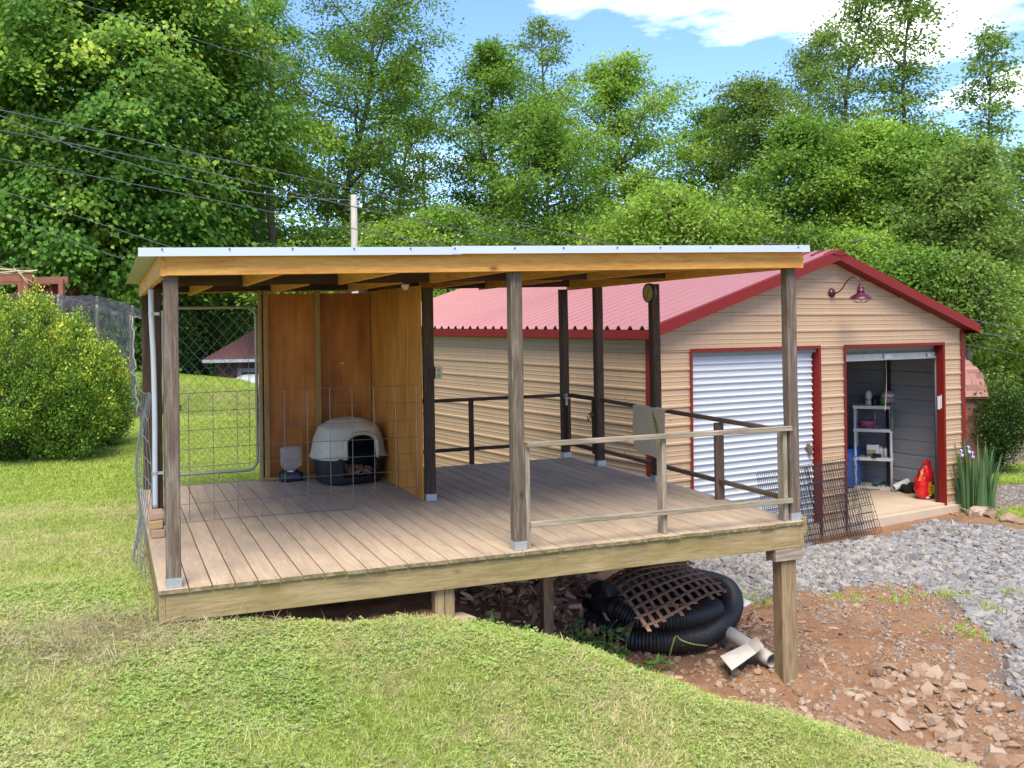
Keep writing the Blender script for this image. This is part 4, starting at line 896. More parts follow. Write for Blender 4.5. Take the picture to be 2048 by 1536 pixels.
# inside: framing legs, roof framing, slab
legm = flat('dark_frame_steel', (.035, .038, .05), .5, .3)
for v in (.16, 1.3, 2.6, 3.9, 5.2, 6.5, 7.8, 8.4):
    box('frame_leg', (WU-.075, v, -1.2), (WU-.015, v+.06, 1.36), legm, ga); box('frame_leg', (.02, v, -1.2), (.08, v+.06, 1.36), legm, ga)
    for ua, ub in ((.03, AU_), (WU-.03, AU_)): beam('truss', (ua, v+.03, 1.36), (ub, v+.03, AZ-.12), .06, .06, legm, ga, ch=.002)
g = Geo().box((-.0, -.012, -1.6), (WU, GL, -1.2)); slab = g.build('floor_slab', concrete, ga)
lip = Geo().box((D2[0]-.02, -.10, -1.6), (D2[1]+.5, -.012, -1.235)).build('apron', concrete, ga)
# screws in the siding
g = Geo()
for k in range(0, 11, 2):
    for u in (.30, 1.0, 2.2, 3.25, 4.4, 5.9, 6.15):
        z = RIB0+.9-.9144*k/3+.08
        if glx(z)+.1 < u < grx(z)-.1 and not (z < DT and (D1[0]-.06 < u < D1[1]+.06 or D2[0]-.06 < u < D2[1]+.06)): g.box((u-.006, -.006, z-.006), (u+.006, 0, z+.006))
for k in range(0, 11, 3):
    for v in np.arange(.5, 5, 1.2): g.box((-.006, v-.006, RIB0-PB*k+.09), (0, v+.006, RIB0-PB*k+.102))
props(g.build('screws', screwm, ga), kind='stuff')
# gooseneck barn lamp
bl_ = at(1661, 586, gv=0); lp = thing('barn_lamp', 'dark maroon gooseneck barn lamp on the garage gable', 'lamp', (0, 0, 0)); lp.location = tuple(np.append(GP+DU*bl_[0], bl_[2])); lp.rotation_euler = (0, 0, -GYAW)
Geo().lathe([(0, -.045), (.03, -.045), (.05, -.03), (.062, -.012), (.065, .0)], (0, -.02, 0), 20, 'Y').build('wall_plate', maroon, lp, True)
arm = smoothpath([(0, -.05, 0), (.01, -.10, .0), (.03, -.17, .05), (.05, -.24, .15), (.07, -.31, .205), (.09, -.38, .19), (.10, -.42, .13), (.10, -.43, .08)], 40); tube('arm', arm, .0095, maroon, lp, 8)
Geo().lathe([(0, .09), (.02, .085), (.028, .06), (.042, .055), (.042, .035), (.035, .03), (.052, .02), (.055, -.03), (.05, -.035), (.08, -.045), (.13, -.075), (.155, -.105), (.158, -.112), (.15, -.108), (.12, -.08), (.04, -.05), (0, -.05)], (.10, -.43, .02), 32).build('shade', maroon, lp, True)
Geo().lathe([(0, -.02), (.028, -.03), (.038, -.06), (.025, -.095), (0, -.105)], (.10, -.43, -.02), 16).build('bulb', flat('lamp_glass', (.6, .6, .58), .2), lp, True)
g = Geo()
for k in range(4):
    a = k*math.pi/4; g.tube([(.10+.13*math.cos(a)*math.cos(t), -.43+.13*math.sin(a)*math.cos(t), -.09-.055*math.sin(t)) for t in np.linspace(0, math.pi, 12)], .003, 4)
g.build('cage', maroon, lp)
# ------------------------------------------------ things inside the open bay
FZ = -1.262
def fl(px, py, z=FZ): return at(px, py, Z=z)
a, b, c = fl(1712, 976.5), fl(1784, 980), fl(1735, 966.5)
ex = (b-a)[:2]; wS = float(np.linalg.norm(ex)); ex /= wS; ey = np.array([-ex[1], ex[0]]); dS = .36
rk = thing('shelf_rack', 'four-tier white plastic shelf rack holding paint and garden clutter in the open garage bay', 'shelf rack', (a[0], a[1], FZ), math.atan2(ex[1], ex[0]))
TZ = [.045, .52, .99, 1.37]
for x_ in (.0, wS):
    for y_ in (.0, dS): Geo().tube([(x_, y_, 0), (x_, y_, 1.37)], .023, 8).build('leg', whitepl, rk, True)
shelfm = flat('dusty_shelf_plastic', (.50, .47, .42), .6, 0, .2, 6)
for i, z in enumerate(TZ):
    g = Geo().box((-.025, -.025, z-.05), (wS+.025, -.005, z)).box((-.025, dS+.005, z-.05), (wS+.025, dS+.025, z)).box((-.025, -.005, z-.05), (-.005, dS+.005, z)).box((wS+.005, -.005, z-.05), (wS+.025, dS+.005, z))
    for k in range(9): g.box((.0+wS*k/8-.028, -.005, z-.012), (.0+wS*k/8+.028, dS+.005, z-.004))
    g.build('shelf', shelfm if i == 0 else whitepl, rk)
def on(i, x, y): p = a[:2]+ex*x*wS+ey*y*dS; return (p[0], p[1], FZ+TZ[i]-.003)
def lathe_thing(name, label, cat, loc, parts, rot=0):
    t = thing(name, label, cat, loc, rot)
    for nm, prof, m_ in parts: Geo().lathe(prof, (0, 0, 0), 20).build(nm, m_, t, True)
    return t
redlab = flat('red_label', (.42, .03, .03), .4); greenb = flat('green_bottle', (.05, .22, .04), .3, 0, .3); pinkb = flat('pink_basin', (.46, .13, .20), .45); tanlid = flat('tan_lid', (.42, .36, .24), .6)
t = lathe_thing('bucket', 'white plaster bucket with red band and tan lid on the top shelf', 'bucket', on(3, .93, .45), [('tub', [(0, 0), (.085, 0), (.098, .15), (.108, .152), (.108, .165), (.1, .17), (.103, .19)], whitepl), ('label', [(.0885, .02), (.0905, .05)], redlab), ('lid', [(.108, .19), (.11, .2), (.10, .205), (.095, .24), (0, .245)], tanlid), ('label_band', [(.097, .12), (.0985, .135)], redlab)])
lathe_thing('spray_bottle', 'white trigger spray bottle on the top shelf beside the dark jug', 'bottle', on(3, .38, .4), [('body', [(0, 0), (.05, 0), (.05, .06), (.046, .12), (.055, .14), (.055, .2), (.03, .24), (0, .245)], whitepl), ('band', [(.051, .08), (.051, .1)], redlab)])
t = thing('jug', 'dark blue jug between the spray bottle and the green bottle', 'jug', on(3, .58, .45)); V, Fc = loft([(.07, .05, 0), (.075, .055, .02), (.07, .05, .10), (.03, .03, .14), (.02, .02, .15)], 24, 4, cap=True); centred('body', V, Fc, navypl, t, True); tube('handle', [(.03, 0, .13), (.07, 0, .13), (.075, 0, .08)], .01, navypl, t)
lathe_thing('bottle', 'green squat bottle on the top shelf behind the hanging cord', 'bottle', on(3, .77, .4), [('body', [(0, 0), (.05, 0), (.052, .10), (.04, .14), (.015, .16)], greenb), ('cap', [(.02, .155), (.02, .18), (0, .18)], blackpl)])
lathe_thing('basin', 'pink plastic basin on the second shelf', 'basin', on(2, .34, .5), [('bowl', [(0, .004), (.12, .0), (.15, .11), (.163, .125), (.166, .12), (.155, .12), (.14, .105), (.115, .02), (0, .015)], pinkb)])
t = thing('carton', 'white product carton with a picture of a garden on the third shelf', 'carton', on(1, .48, .35), rk.rotation_euler.z+.1); box('box', (-.095, -.05, 0), (.095, .05, .20), whitepl, t); box('print', (-.093, -.052, .02), (.04, -.0505, .12), flat('print_tan', (.45, .33, .16), .5, 0, .5, 20), t); box('print_green', (-.093, -.0535, .01), (.0, -.0522, .06), flat('print_green', (.08, .16, .05), .5, 0, .4, 20), t); box('handle', (-.06, -.02, .2), (.06, .02, .215), blackpl, t)
for x_, lab, cap in ((.70, 'white aerosol can with grey cap on the third shelf', galv), (.82, 'white aerosol can with red cap on the third shelf', redlab)):
    lathe_thing('spray_can', lab, 'can', on(1, x_, .35), [('can', [(0, 0), (.032, 0), (.032, .13), (.026, .145)], whitepl), ('cap', [(.027, .14), (.027, .175), (0, .178)], cap)])
for x_, y_, lab, h in ((.93, .62, 'small white bottle at the back corner of the third shelf', .10), (1.0, .45, 'small white bottle with pink label at the corner of the third shelf', .09)):
    lathe_thing('small_bottle', lab, 'bottle', on(1, x_, y_), [('body', [(0, 0), (.028, 0), (.028, h*.7), (.01, h*.85)], whitepl), ('cap', [(.012, h*.8), (.012, h), (0, h)], redlab)])
clut = flat('dark_clutter', (.03, .035, .03), .6, 0, .6, 20)
g = Geo()
for k in range(5): g.add(*box_vf((-.14+.06*k, -.05+.02*(k % 2), 0), (-.10+.06*k, .03+.01*k, .03+.012*((k*7) % 4))))
t = g.build('hand_tools', clut); t.location += Vector(on(1, .62, .2)); t.rotation_euler = (0, 0, .2); props(t, 'heap of small dark hand tools at the front of the third shelf', 'tools')
t = thing('garden_sprayer', 'teal and black hose gun lying on the bottom shelf', 'tool', on(0, .62, .4), .25); tube('barrel', [(-.14, 0, .04), (.10, .02, .035), (.2, .0, .03)], .028, flat('teal_tool', (.03, .10, .10), .5, 0, .4, 20), t); tube('grip', [(-.10, 0, .04), (-.15, -.06, .02)], .022, blackpl, t)
g = Geo().tube(smoothpath([(0, -.03, .0), (.01, -.035, .15), (-.01, -.03, .3), (.0, -.03, .42)], 16), [.03, .034, .026, .03, .024, .03, .034, .022, .03, .026, .03, .034, .026, .03, .026, .022], 7) if False else Geo().tube([(0, -.03, z_) for z_ in np.linspace(-.02, .46, 12)], [.02, .032, .036, .026, .034, .026, .03, .022, .028, .022, .026, .015], 7)
t = g.build('rag', flat('stained_rag', (.22, .19, .17), .9, 0, .8, 30), None, True); t.location += Vector(on(2, 1.0, 0.0)); props(t, 'stained cloth tied round the front corner leg of the white rack', 'rag')
tube_ = tube('utensil', [np.array(on(3, .55, .1))+np.array([0, 0, -.05]), np.array(on(3, .57, .1))+np.array([0, 0, -.2]), np.array(on(3, .53, .1))+np.array([0, 0, -.28])], .008, galv); props(tube_, 'small metal brush hanging under the top shelf', 'brush')
p = at(1772, 720, gv=.42); pp0 = np.append(GP+DU*p[0]+DV*p[1], p[2]); p1 = at(1770, 822, gv=.42); pp1 = np.append(GP+DU*p1[0]+DV*p1[1], p1[2])
t = tube('pull_cord', smoothpath([pp0, pp0*.5+pp1*.5+np.array([.015, 0, 0]), pp1], 12), .006, flat('cord_cream', (.5, .42, .28), .8)); props(t, 'cream pull cord hanging from the rolled-up door', 'cord')
bb = fl(1693, 972); bluepl = flat('blue_barrel_plastic', (.004, .10, .42), .4, 0, .08)
lathe_thing('barrel', 'bright blue plastic barrel beside the white rack', 'barrel', (bb[0], bb[1], FZ), [('body', [(0, 0), (.22, 0), (.235, .03), (.235, .22), (.24, .25), (.235, .28), (.24, .45), (.235, .48), (.225, .60), (.22, .62)], bluepl), ('rim', [(.22, .60), (.24, .605), (.245, .64), (.22, .65), (.2, .645), (0, .64)], bluepl)])
q0, q1 = fl(1787, 983)+np.array([0, 0, .055]), fl(1846, 978)+np.array([0, 0, .24])
t = thing('white_pipe', 'length of white plastic pipe propped on the dark logs, its open end toward the yard', 'pipe', tuple(q0)); Vv = q1-q0
cpts = [Vv*k/6 for k in range(7)]; g = Geo(); V1, F1 = tube_vf(cpts, .053, 20, False); V2, F2 = tube_vf(cpts, .045, 20, False); g.add(V1, F1); g.add(V2, [f[::-1] for f in F2]); n_ = 20; g.add(np.concatenate([V1[:n_], V2[:n_]]), [(k, (k+1) % n_, n_+(k+1) % n_, n_+k) for k in range(n_)]); g.build('pipe', whitepl, t, False)
for k, (px_, r_, lb) in enumerate(((1820, .062, 'dark sawn log lying under the white pipe, the one further from the red bag'), (1839, .07, 'dark sawn log lying beside the red bag'))):
    p = fl(px_, 986); g = Geo().lathe([(0, 0), (r_*.95, .005), (r_*1.02, .06), (r_*.97, .2), (r_*1.03, .3), (r_*.92, .33), (0, .335)], (0, 0, 0), 14, 'Y'); t = g.build('log', flat('black_bark_%d' % k, (.028, .02, .017), .9, 0, .5, 20, .2, .6), None, False); t.location = (p[0], p[1]+.12, FZ+r_); t.rotation_euler = (0, 0, -.35); props(t, lb, 'log', 'logs on the garage floor')
# red charcoal bag
bp_ = fl(1857, 1000); bgm, bnt, bp2, BL = newmat('red_bag_plastic'); nn = noise(bnt, objvec(bnt), 5, 5, .6); BL(ramp(bnt, [(.36, (.06, .01, .012)), (.46, (.50, .012, .014)), (.75, (.62, .02, .02))], nn).outputs[0], bp2.inputs['Base Color']); bp2.inputs['Roughness'].default_value = .22; bump(bnt, bp2, noise(bnt, objvec(bnt), 9, 4), .7, .04)  # dark blotches paint in the shade of the creases
bag = thing('charcoal_bag', 'crumpled red plastic charcoal bag with yellow lettering standing against the door jamb', 'bag', (bp_[0]+.03, bp_[1]+.12, FZ), -.15)
V, Fc = loft(interp_levels([(.09, .06, 0), (.115, .085, .015), (.135, .10, .10), (.142, .10, .24), (.135, .095, .34), (.12, .07, .42), (.085, .045, .48), (.045, .03, .52), (.06, .02, .56), (.03, .01, .60)], 24), 40, 2.8, cap=True)
V = np.array(V); q = np.random.default_rng(3); an = np.arctan2(V[:, 1], V[:, 0]); V[:, :2] *= (1+.12*np.sin(an*4+V[:, 2]*16)*np.clip(V[:, 2]*2.2, .1, 1)+.04*np.sin(an*9-V[:, 2]*30)*np.clip(V[:, 2]*2, 0, 1))[:, None]; V[:, 0] += .16*np.clip(V[:, 2]-.2, 0, 1)+.012*np.sin(V[:, 2]*40+an*2); V += q.normal(0, .0035, V.shape)
centred('sack', V, Fc, bgm, bag, True)
yl = flat('bag_yellow', (.72, .42, .02), .4)
def text(s_, size, loc, rot, mat, par, name='lettering', ext=.001):
    cu = bpy.data.curves.new(name, 'FONT'); cu.body = s_; cu.size = size; cu.extrude = ext; cu.align_x = 'CENTER'; cu.align_y = 'CENTER'; cu.offset = size*.02; cu.materials.append(mat)
    t_ = bpy.data.objects.new(name, cu); S.collection.objects.link(t_); bpy.context.view_layer.update(); me = bpy.data.meshes.new_from_object(t_.evaluated_get(bpy.context.evaluated_depsgraph_get())); bpy.data.objects.remove(t_)
    return link(name, me, par, loc, rot)
text('ROYAL', .07, (.03, -.112, .17), (math.pi/2, -math.pi/2, 0), yl, bag); text('OAK', .07, (.092, -.102, .16), (math.pi/2, -math.pi/2, .1), yl, bag)
text('ROYAL', .045, (-.10, -.075, .36), (math.pi/2, -math.pi/2+.3, -.6), yl, bag)
box('label', (-.03, -.098, .02), (.03, -.092, .045), whitepl, bag)
t = tube('extension_cord', smoothpath([fl(1868, 990), fl(1872, 998)+np.array([0, 0, .01]), at(1882, 1008, Z=-1.30), at(1897, 1024, Z=-1.385), at(1915, 1030, Z=-1.385)], 24), .011, flat('orange_cord', (.5, .26, .10), .6)); props(t, 'pale orange cord running out of the garage past the door jamb', 'cord')
props(box('door_mat', (0, 0, 0), (.5, .32, .01), flat('brown_board', (.30, .19, .10), .9)), 'thin brown board lying under the shelf rack', 'board').location = tuple(np.array(on(0, .5, .3))+np.array([0, 0, -.036]))
# black wire cage panels leaning on the front wall
def cage(u0, u1, hgt, tilt, v0, z0, nu, nz, lab, rz=0):
    xs = np.linspace(u0, u1, nu); zs = np.linspace(0, hgt, nz); g = Geo()
    def f(u, z): l = np.array([u, v0-.0+math.sin(tilt)*z*1.0, z0+math.cos(tilt)*z+rz*(u-u0)]); return np.append(GP+DU*l[0]+DV*l[1], l[2])
    for z in zs: g.tube([f(xs[0], z), f(xs[-1], z)], .0042, 4, False)
    for x_ in xs: g.tube([f(x_, zs[0]), f(x_, zs[-1])], .0042, 4, False)
    for P_, Q_ in (((xs[0], 0), (xs[-1], 0)), ((xs[0], hgt), (xs[-1], hgt)), ((xs[0], 0), (xs[0], hgt)), ((xs[-1], 0), (xs[-1], hgt))): g.tube([f(*P_), f(*Q_)], .004, 5, False)
    props(g.build('cage_panel', blackwire), lab, 'cage panel', 'black wire cage panels leaned together on the garage front')
cage(2.30, 3.62, 1.02, .28, -.42, -1.36, 26, 9, 'widest black wire cage panel, spanning from the white roller door to the open bay', .02)
cage(1.62, 2.62, .95, .22, -.36, -1.33, 30, 14, 'black wire cage panel reaching furthest across the white roller door', .0)
cage(2.58, 3.50, .98, .24, -.34, -1.36, 22, 10, 'black wire cage panel against the siding between the two doors', .01)
cage(2.95, 3.62, .62, .35, -.52, -1.37, 14, 7, 'lowest black wire cage panel, jutting in front of the open bay', .0)
# ---------------------------------------------------------------- under and beside the deck
pm = flat('black_corrugated_pipe', (.020, .019, .018), .5, 0, .3, 6, .5)
def corrug(path, r, pitch=.027):
    P_ = np.asarray(path, float); sg_ = np.r_[0, np.cumsum(np.linalg.norm(np.diff(P_, axis=0), axis=1))]; n_ = int(sg_[-1]/(pitch/4)); t = np.linspace(0, sg_[-1], n_)
    Q_ = np.stack([np.interp(t, sg_, P_[:, k]) for k in range(3)], -1); rr = r-.015*(np.arange(n_) % 4 < 2)
    return tube_vf(Q_, rr, 16, False)
c0 = np.array([4.40, 1.40]); pts = []
for k in range(130):
    ph_ = math.radians(-62)-math.radians(k*5.1); tt = k/129; R = .575+.13*tt+.03*math.sin(ph_*2); x_, y_ = c0[0]+R*1.04*math.cos(ph_), c0[1]+R*.90*math.sin(ph_)
    zg = float(gz(x_, y_)); top_ = np.clip((.58-tt)/.12, 0, 1)
    pts.append((x_, y_, max(-1.08, zg+.10)+.16*top_+.03*math.sin(ph_+1)))
V, Fc = corrug(pts, .108); g = Geo().add(V, Fc); V2, F2 = tube_vf(pts, .088, 14, False); g.add(V2, [f[::-1] for f in F2])
props(g.build('corrugated_pipe', pm, None, True), 'big coil of black corrugated drain pipe lying half under the deck', 'drain pipe')
q0, q1 = at(1255, 1142, Z=-.86), at(1368, 1133, Z=-.86); V, Fc = corrug([q0, q0*.5+q1*.5+np.array([0, 0, .03]), q1], .098); V2, F2 = tube_vf([q0, q1], .08, 14, False)
props(Geo().add(V, Fc).add(V2, [f[::-1] for f in F2]).build('corrugated_pipe', pm, None, True), 'short open end of black corrugated pipe poking out behind the lattice', 'drain pipe')
la = thing('lattice_panel', 'sagging brown wooden lattice thrown over the coil of black pipe', 'lattice', tuple(c0)+(-.8,))
lm = wood('brown_lattice_wood', (.20, .105, .06), (.32, .18, .11), (.40, .25, .165), 1, .1, None, board_var=.2)
A_, B_, C__, D_ = at(1205, 1160, Z=-.70), at(1350, 1108, Z=-.62), at(1462, 1190, Z=-.76), at(1290, 1258, Z=-.78)
def LP(s_, t_): p = A_*(1-s_)*(1-t_)+B_*s_*(1-t_)+C__*s_*t_+D_*(1-s_)*t_; p = p.copy(); p[2] += .10*math.sin(math.pi*s_)*math.sin(math.pi*t_)+.03*math.sin(5*s_+4*t_); return p-np.array([c0[0], c0[1], -.8])
def slat(P_, w_, t_, dz):
    g = Geo(); P_ = [p+np.array([0, 0, dz]) for p in P_]
    for a_, b_ in zip(P_[:-1], P_[1:]): g.bar(a_, b_+(b_-a_)*.04, w_, t_)
    g.build('slat', lm, la)
for k in range(11):
    s_ = (k+.5)/11; e0, e1 = (0 if k % 3 else .04), 1-(.02*(k % 4)); slat([LP(s_, t_) for t_ in np.linspace(e0, e1, 7)], .034, .006, 0)
for k in range(8):
    t_ = (k+.5)/8; slat([LP(s_, t_) for s_ in np.linspace(.02*(k % 3), 1-.03*(k % 3), 7)], .034, .006, .0065)
for k in range(7): # a second torn layer on top of its upper corner
    s_ = .38+.09*k; slat([LP(s_-.06, .02)+np.array([0, 0, .07]), LP(s_+.02, .2)+np.array([0, 0, .055]), LP(s_+.08, .36)+np.array([0, 0, .03])], .034, .006, 0)
for k in range(4): t_ = .05+.10*k; slat([LP(.30, t_)+np.array([0, 0, .07]), LP(.6, t_+.03)+np.array([0, 0, .065]), LP(.95, t_+.06)+np.array([0, 0, .04])], .034, .006, .007)
# old downspout
gm_ = flat('stained_white_gutter', (.50, .46, .41), .55, 0, .3, 5)
ds = thing('downspout', 'dirty white downspout length with an elbow plate lying on the soil beside the deck support', 'downspout', tuple(at(1500, 1290, Z=-1.13)))
o0 = at(1500, 1290, Z=-1.13); a_, b_ = at(1452, 1262, Z=-1.10)-o0, at(1545, 1322, Z=-1.15)-o0
g = Geo(); V1, F1 = tube_vf([a_, (a_+b_)/2, b_], .058, 18, False); V2, F2 = tube_vf([a_, (a_+b_)/2, b_], .052, 18, False); g.add(V1, F1).add(V2, [f[::-1] for f in F2]); g.build('pipe', gm_, ds, False)
pc = [at(1440, 1312, Z=-1.13), at(1463, 1340, Z=-1.17), at(1512, 1305, Z=-1.08), at(1528, 1292, Z=-1.02), at(1512, 1272, Z=-1.02), at(1495, 1286, Z=-1.07)]; pc = [p-o0 for p in pc]
o = centred('elbow_plate', pc, [(0, 1, 2, 5), (5, 2, 3, 4)], gm_, ds); o.modifiers.new('s', 'SOLIDIFY').thickness = .006
tube('wire_tie', smoothpath([a_+np.array([-.06, .0, .03]), a_+np.array([-.02, -.06, .05]), a_+np.array([.03, -.05, .0]), a_+np.array([-.03, .0, -.03]), a_+np.array([-.05, -.05, .04])], 20), .005, flat('pinkish_wire', (.4, .25, .22)), ds, 5)
rm = flat('green_black_rope', (.16, .20, .05), .8, 0, .9, 60)
r_ = smoothpath([at(1338, 1316, Z=-1.12), at(1345, 1290, Z=-1.0), at(1352, 1272, Z=-.93), at(1362, 1280, Z=-.94), at(1385, 1288, Z=-.98), at(1415, 1292, Z=-1.08)], 30)
props(tube('rope', r_, .006, rm), 'yellow green twine looped over the front of the black pipe coil', 'rope')
p = at(1455, 1268, Z=-1.12); props(box('brick', (p[0]-.34, p[1]-.05, -1.2), (p[0]-.14, p[1]+.05, -1.11), flat('red_brick', (.26, .13, .08), .9, 0, .3, 10, .2, .4)), 'red brown brick half buried beside the downspout', 'brick')
p = at(1460, 1240, Z=-1.15); q = np.random.default_rng(2); V = []
for k in range(5):
    for j in range(5): V.append((p[0]+.2+.07*k, p[1]+.3+.04*j, -1.16+.03*math.sin(k*2+j)+.05*q.random()))
o = centred('crumpled_sheet', V, [(k*5+j, k*5+5+j, k*5+6+j, k*5+1+j) for k in range(4) for j in range(4)], gm_, None, True); o.modifiers.new('s', 'SOLIDIFY').thickness = .004; props(o, 'crumpled piece of pale sheet on the soil behind the downspout', 'sheet')
# bark, sticks and dead leaves heaped under the deck
def chips(name, n, cx, cy, sx, sy, zoff, mat, lab, l0=.03, l1=.14, seed=1):
    q = np.random.default_rng(seed); x = q.normal(cx, sx, n); y = q.normal(cy, sy, n); z = gz(x, y)+np.abs(q.normal(0, zoff, n)); L_ = q.uniform(l0, l1, n); W_ = L_*q.uniform(.08, .5, n)
    d = q.normal(0, 1, (n, 3)); d[:, 2] *= .45; d /= np.linalg.norm(d, axis=1)[:, None]; s_ = np.cross(d, q.normal(0, 1, (n, 3))); s_ /= np.linalg.norm(s_, axis=1)[:, None]; c = np.stack([x, y, z], -1); up = np.cross(d, s_)*.006
    V = np.stack([c-d*L_[:, None]/2-s_*W_[:, None]/2, c+d*L_[:, None]/2-s_*W_[:, None]/3, c+d*L_[:, None]/2+s_*W_[:, None]/3, c-d*L_[:, None]/2+s_*W_[:, None]/2+up], 1).reshape(-1, 3)
    props(link(name, rawmesh(name, V, np.arange(4*n).reshape(n, 4), mat)), lab, None, None, 'stuff')
bk = flat('old_bark', (.36, .21, .135), .9, 0, .7, 9); lf = flat('dead_leaves', (.52, .31, .20), .85, 0, .5, 8)
chips('bark_debris', 5200, 3.15, 2.35, .45, .55, .10, bk, 'bark, sticks and dead leaves heaped under the deck', .03, .16)
chips('dead_leaves', 1700, 3.3, 2.1, .45, .5, .10, lf, 'brown dead leaves on the heap under the deck', .05, .13, 2)
chips('wood_litter', 1500, 4.6, 2.0, .8, .6, .02, bk, 'bark litter on the soil around the pipe coil', .02, .09, 3)
rocks('rock', 22, [(2.5, 1.0), (3.6, .7), (4.0, 1.6), (3.3, 2.4), (2.6, 2.2)], .06, .15, TS)

# ---------------------------------------------------------------- foliage machinery
def leafmat(name, dark, mid, light, trans=.50, rough=.6, varv=.2):
    m, nt, p, L = newmat(name); a = nt.nodes.new('ShaderNodeAttribute'); a.attribute_name = 'tint'
    c = ramp(nt, [(0, dark), (.5, mid), (1, light)], a.outputs['Fac']).outputs[0]
    oi = nt.nodes.new('ShaderNodeObjectInfo'); hs = nt.nodes.new('ShaderNodeHueSaturation'); L(mathn(nt, 'ADD', mathn(nt, 'MULTIPLY', oi.outputs['Random'], varv), 1-varv/2), hs.inputs['Value']); L(c, hs.inputs['Color']); c = hs.outputs[0]
    L(c, p.inputs['Base Color']); p.inputs['Roughness'].default_value = rough; p.inputs['Specular IOR Level'].default_value = .18
    tr = nt.nodes.new('ShaderNodeBsdfTranslucent'); L(mixc(nt, .5, c, (.9, 1, .35), 'MULTIPLY'), tr.inputs[0]); ms = nt.nodes.new('ShaderNodeMixShader'); ms.inputs[0].default_value = trans
    L(p.outputs[0], ms.inputs[1]); L(tr.outputs[0], ms.inputs[2]); L(ms.outputs[0], nt.nodes['Material Output'].inputs[0]); return m
def unit(a): return a/(np.linalg.norm(a, axis=-1, keepdims=True)+1e-9)
def leaves(name, c, d, nrm, size, tint, mat, parent, wide=.62, fold=.12, droop=.0):
    d = unit(d); s_ = unit(np.cross(d, nrm)); u = np.cross(s_, d); S_ = size[:, None]
    V = np.stack([c, c+d*S_*.45+s_*S_*wide/2+u*S_*fold, c+d*S_-u*S_*droop, c+d*S_*.45-s_*S_*wide/2+u*S_*fold], 1).reshape(-1, 3); n = len(c)
    V0 = V.mean(0); me = rawmesh(name, V-V0, np.arange(4*n).reshape(n, 4), mat, False, {'tint': ('POINT', np.repeat(np.clip(tint, 0, 1), 4))})
    return link(name, me, parent, tuple(V0))
class Bark:
    def __init__(s): s.g = Geo()
bark = flat('grey_bark', (.13, .115, .10), .95, 0, .4, 5, .2, .5); barkd = flat('dark_bark', (.055, .045, .038), .95, 0, .4, 5, .2, .5)
# leaf colours
LM = {'mid': leafmat('leaves_mid_green', (0.099, 0.201, 0.031), (0.209, 0.365, 0.053), (0.371, 0.553, 0.108)),
      'yel': leafmat('leaves_yellow_green', (0.150, 0.258, 0.034), (0.302, 0.465, 0.069), (0.488, 0.653, 0.138)),
      'olive': leafmat('leaves_olive_green', (0.116, 0.188, 0.045), (0.220, 0.333, 0.069), (0.360, 0.503, 0.117)),
      'maple': leafmat('maple_leaves', (0.055, 0.140, 0.025), (0.133, 0.274, 0.039), (0.411, 0.515, 0.063), .38, .42, .05),
      'box': leafmat('boxwood_leaves', (0.060, 0.157, 0.025), (0.194, 0.325, 0.043), (0.605, 0.650, 0.078), .3, .38, .1),
      'dark': leafmat('leaves_dark_green', (0.052, 0.122, 0.021), (0.132, 0.244, 0.034), (0.290, 0.403, 0.060))}
def profile(kind, t):
    if kind == 'ovate': return math.sin(math.pi*min(1, (.12+.86*t)))**.65
    if kind == 'round': return math.sqrt(max(.02, 1-(2*t-1)**2))
    if kind == 'vase': return .35+.65*math.sin(math.pi*min(1, .1+.75*t))
    return 1
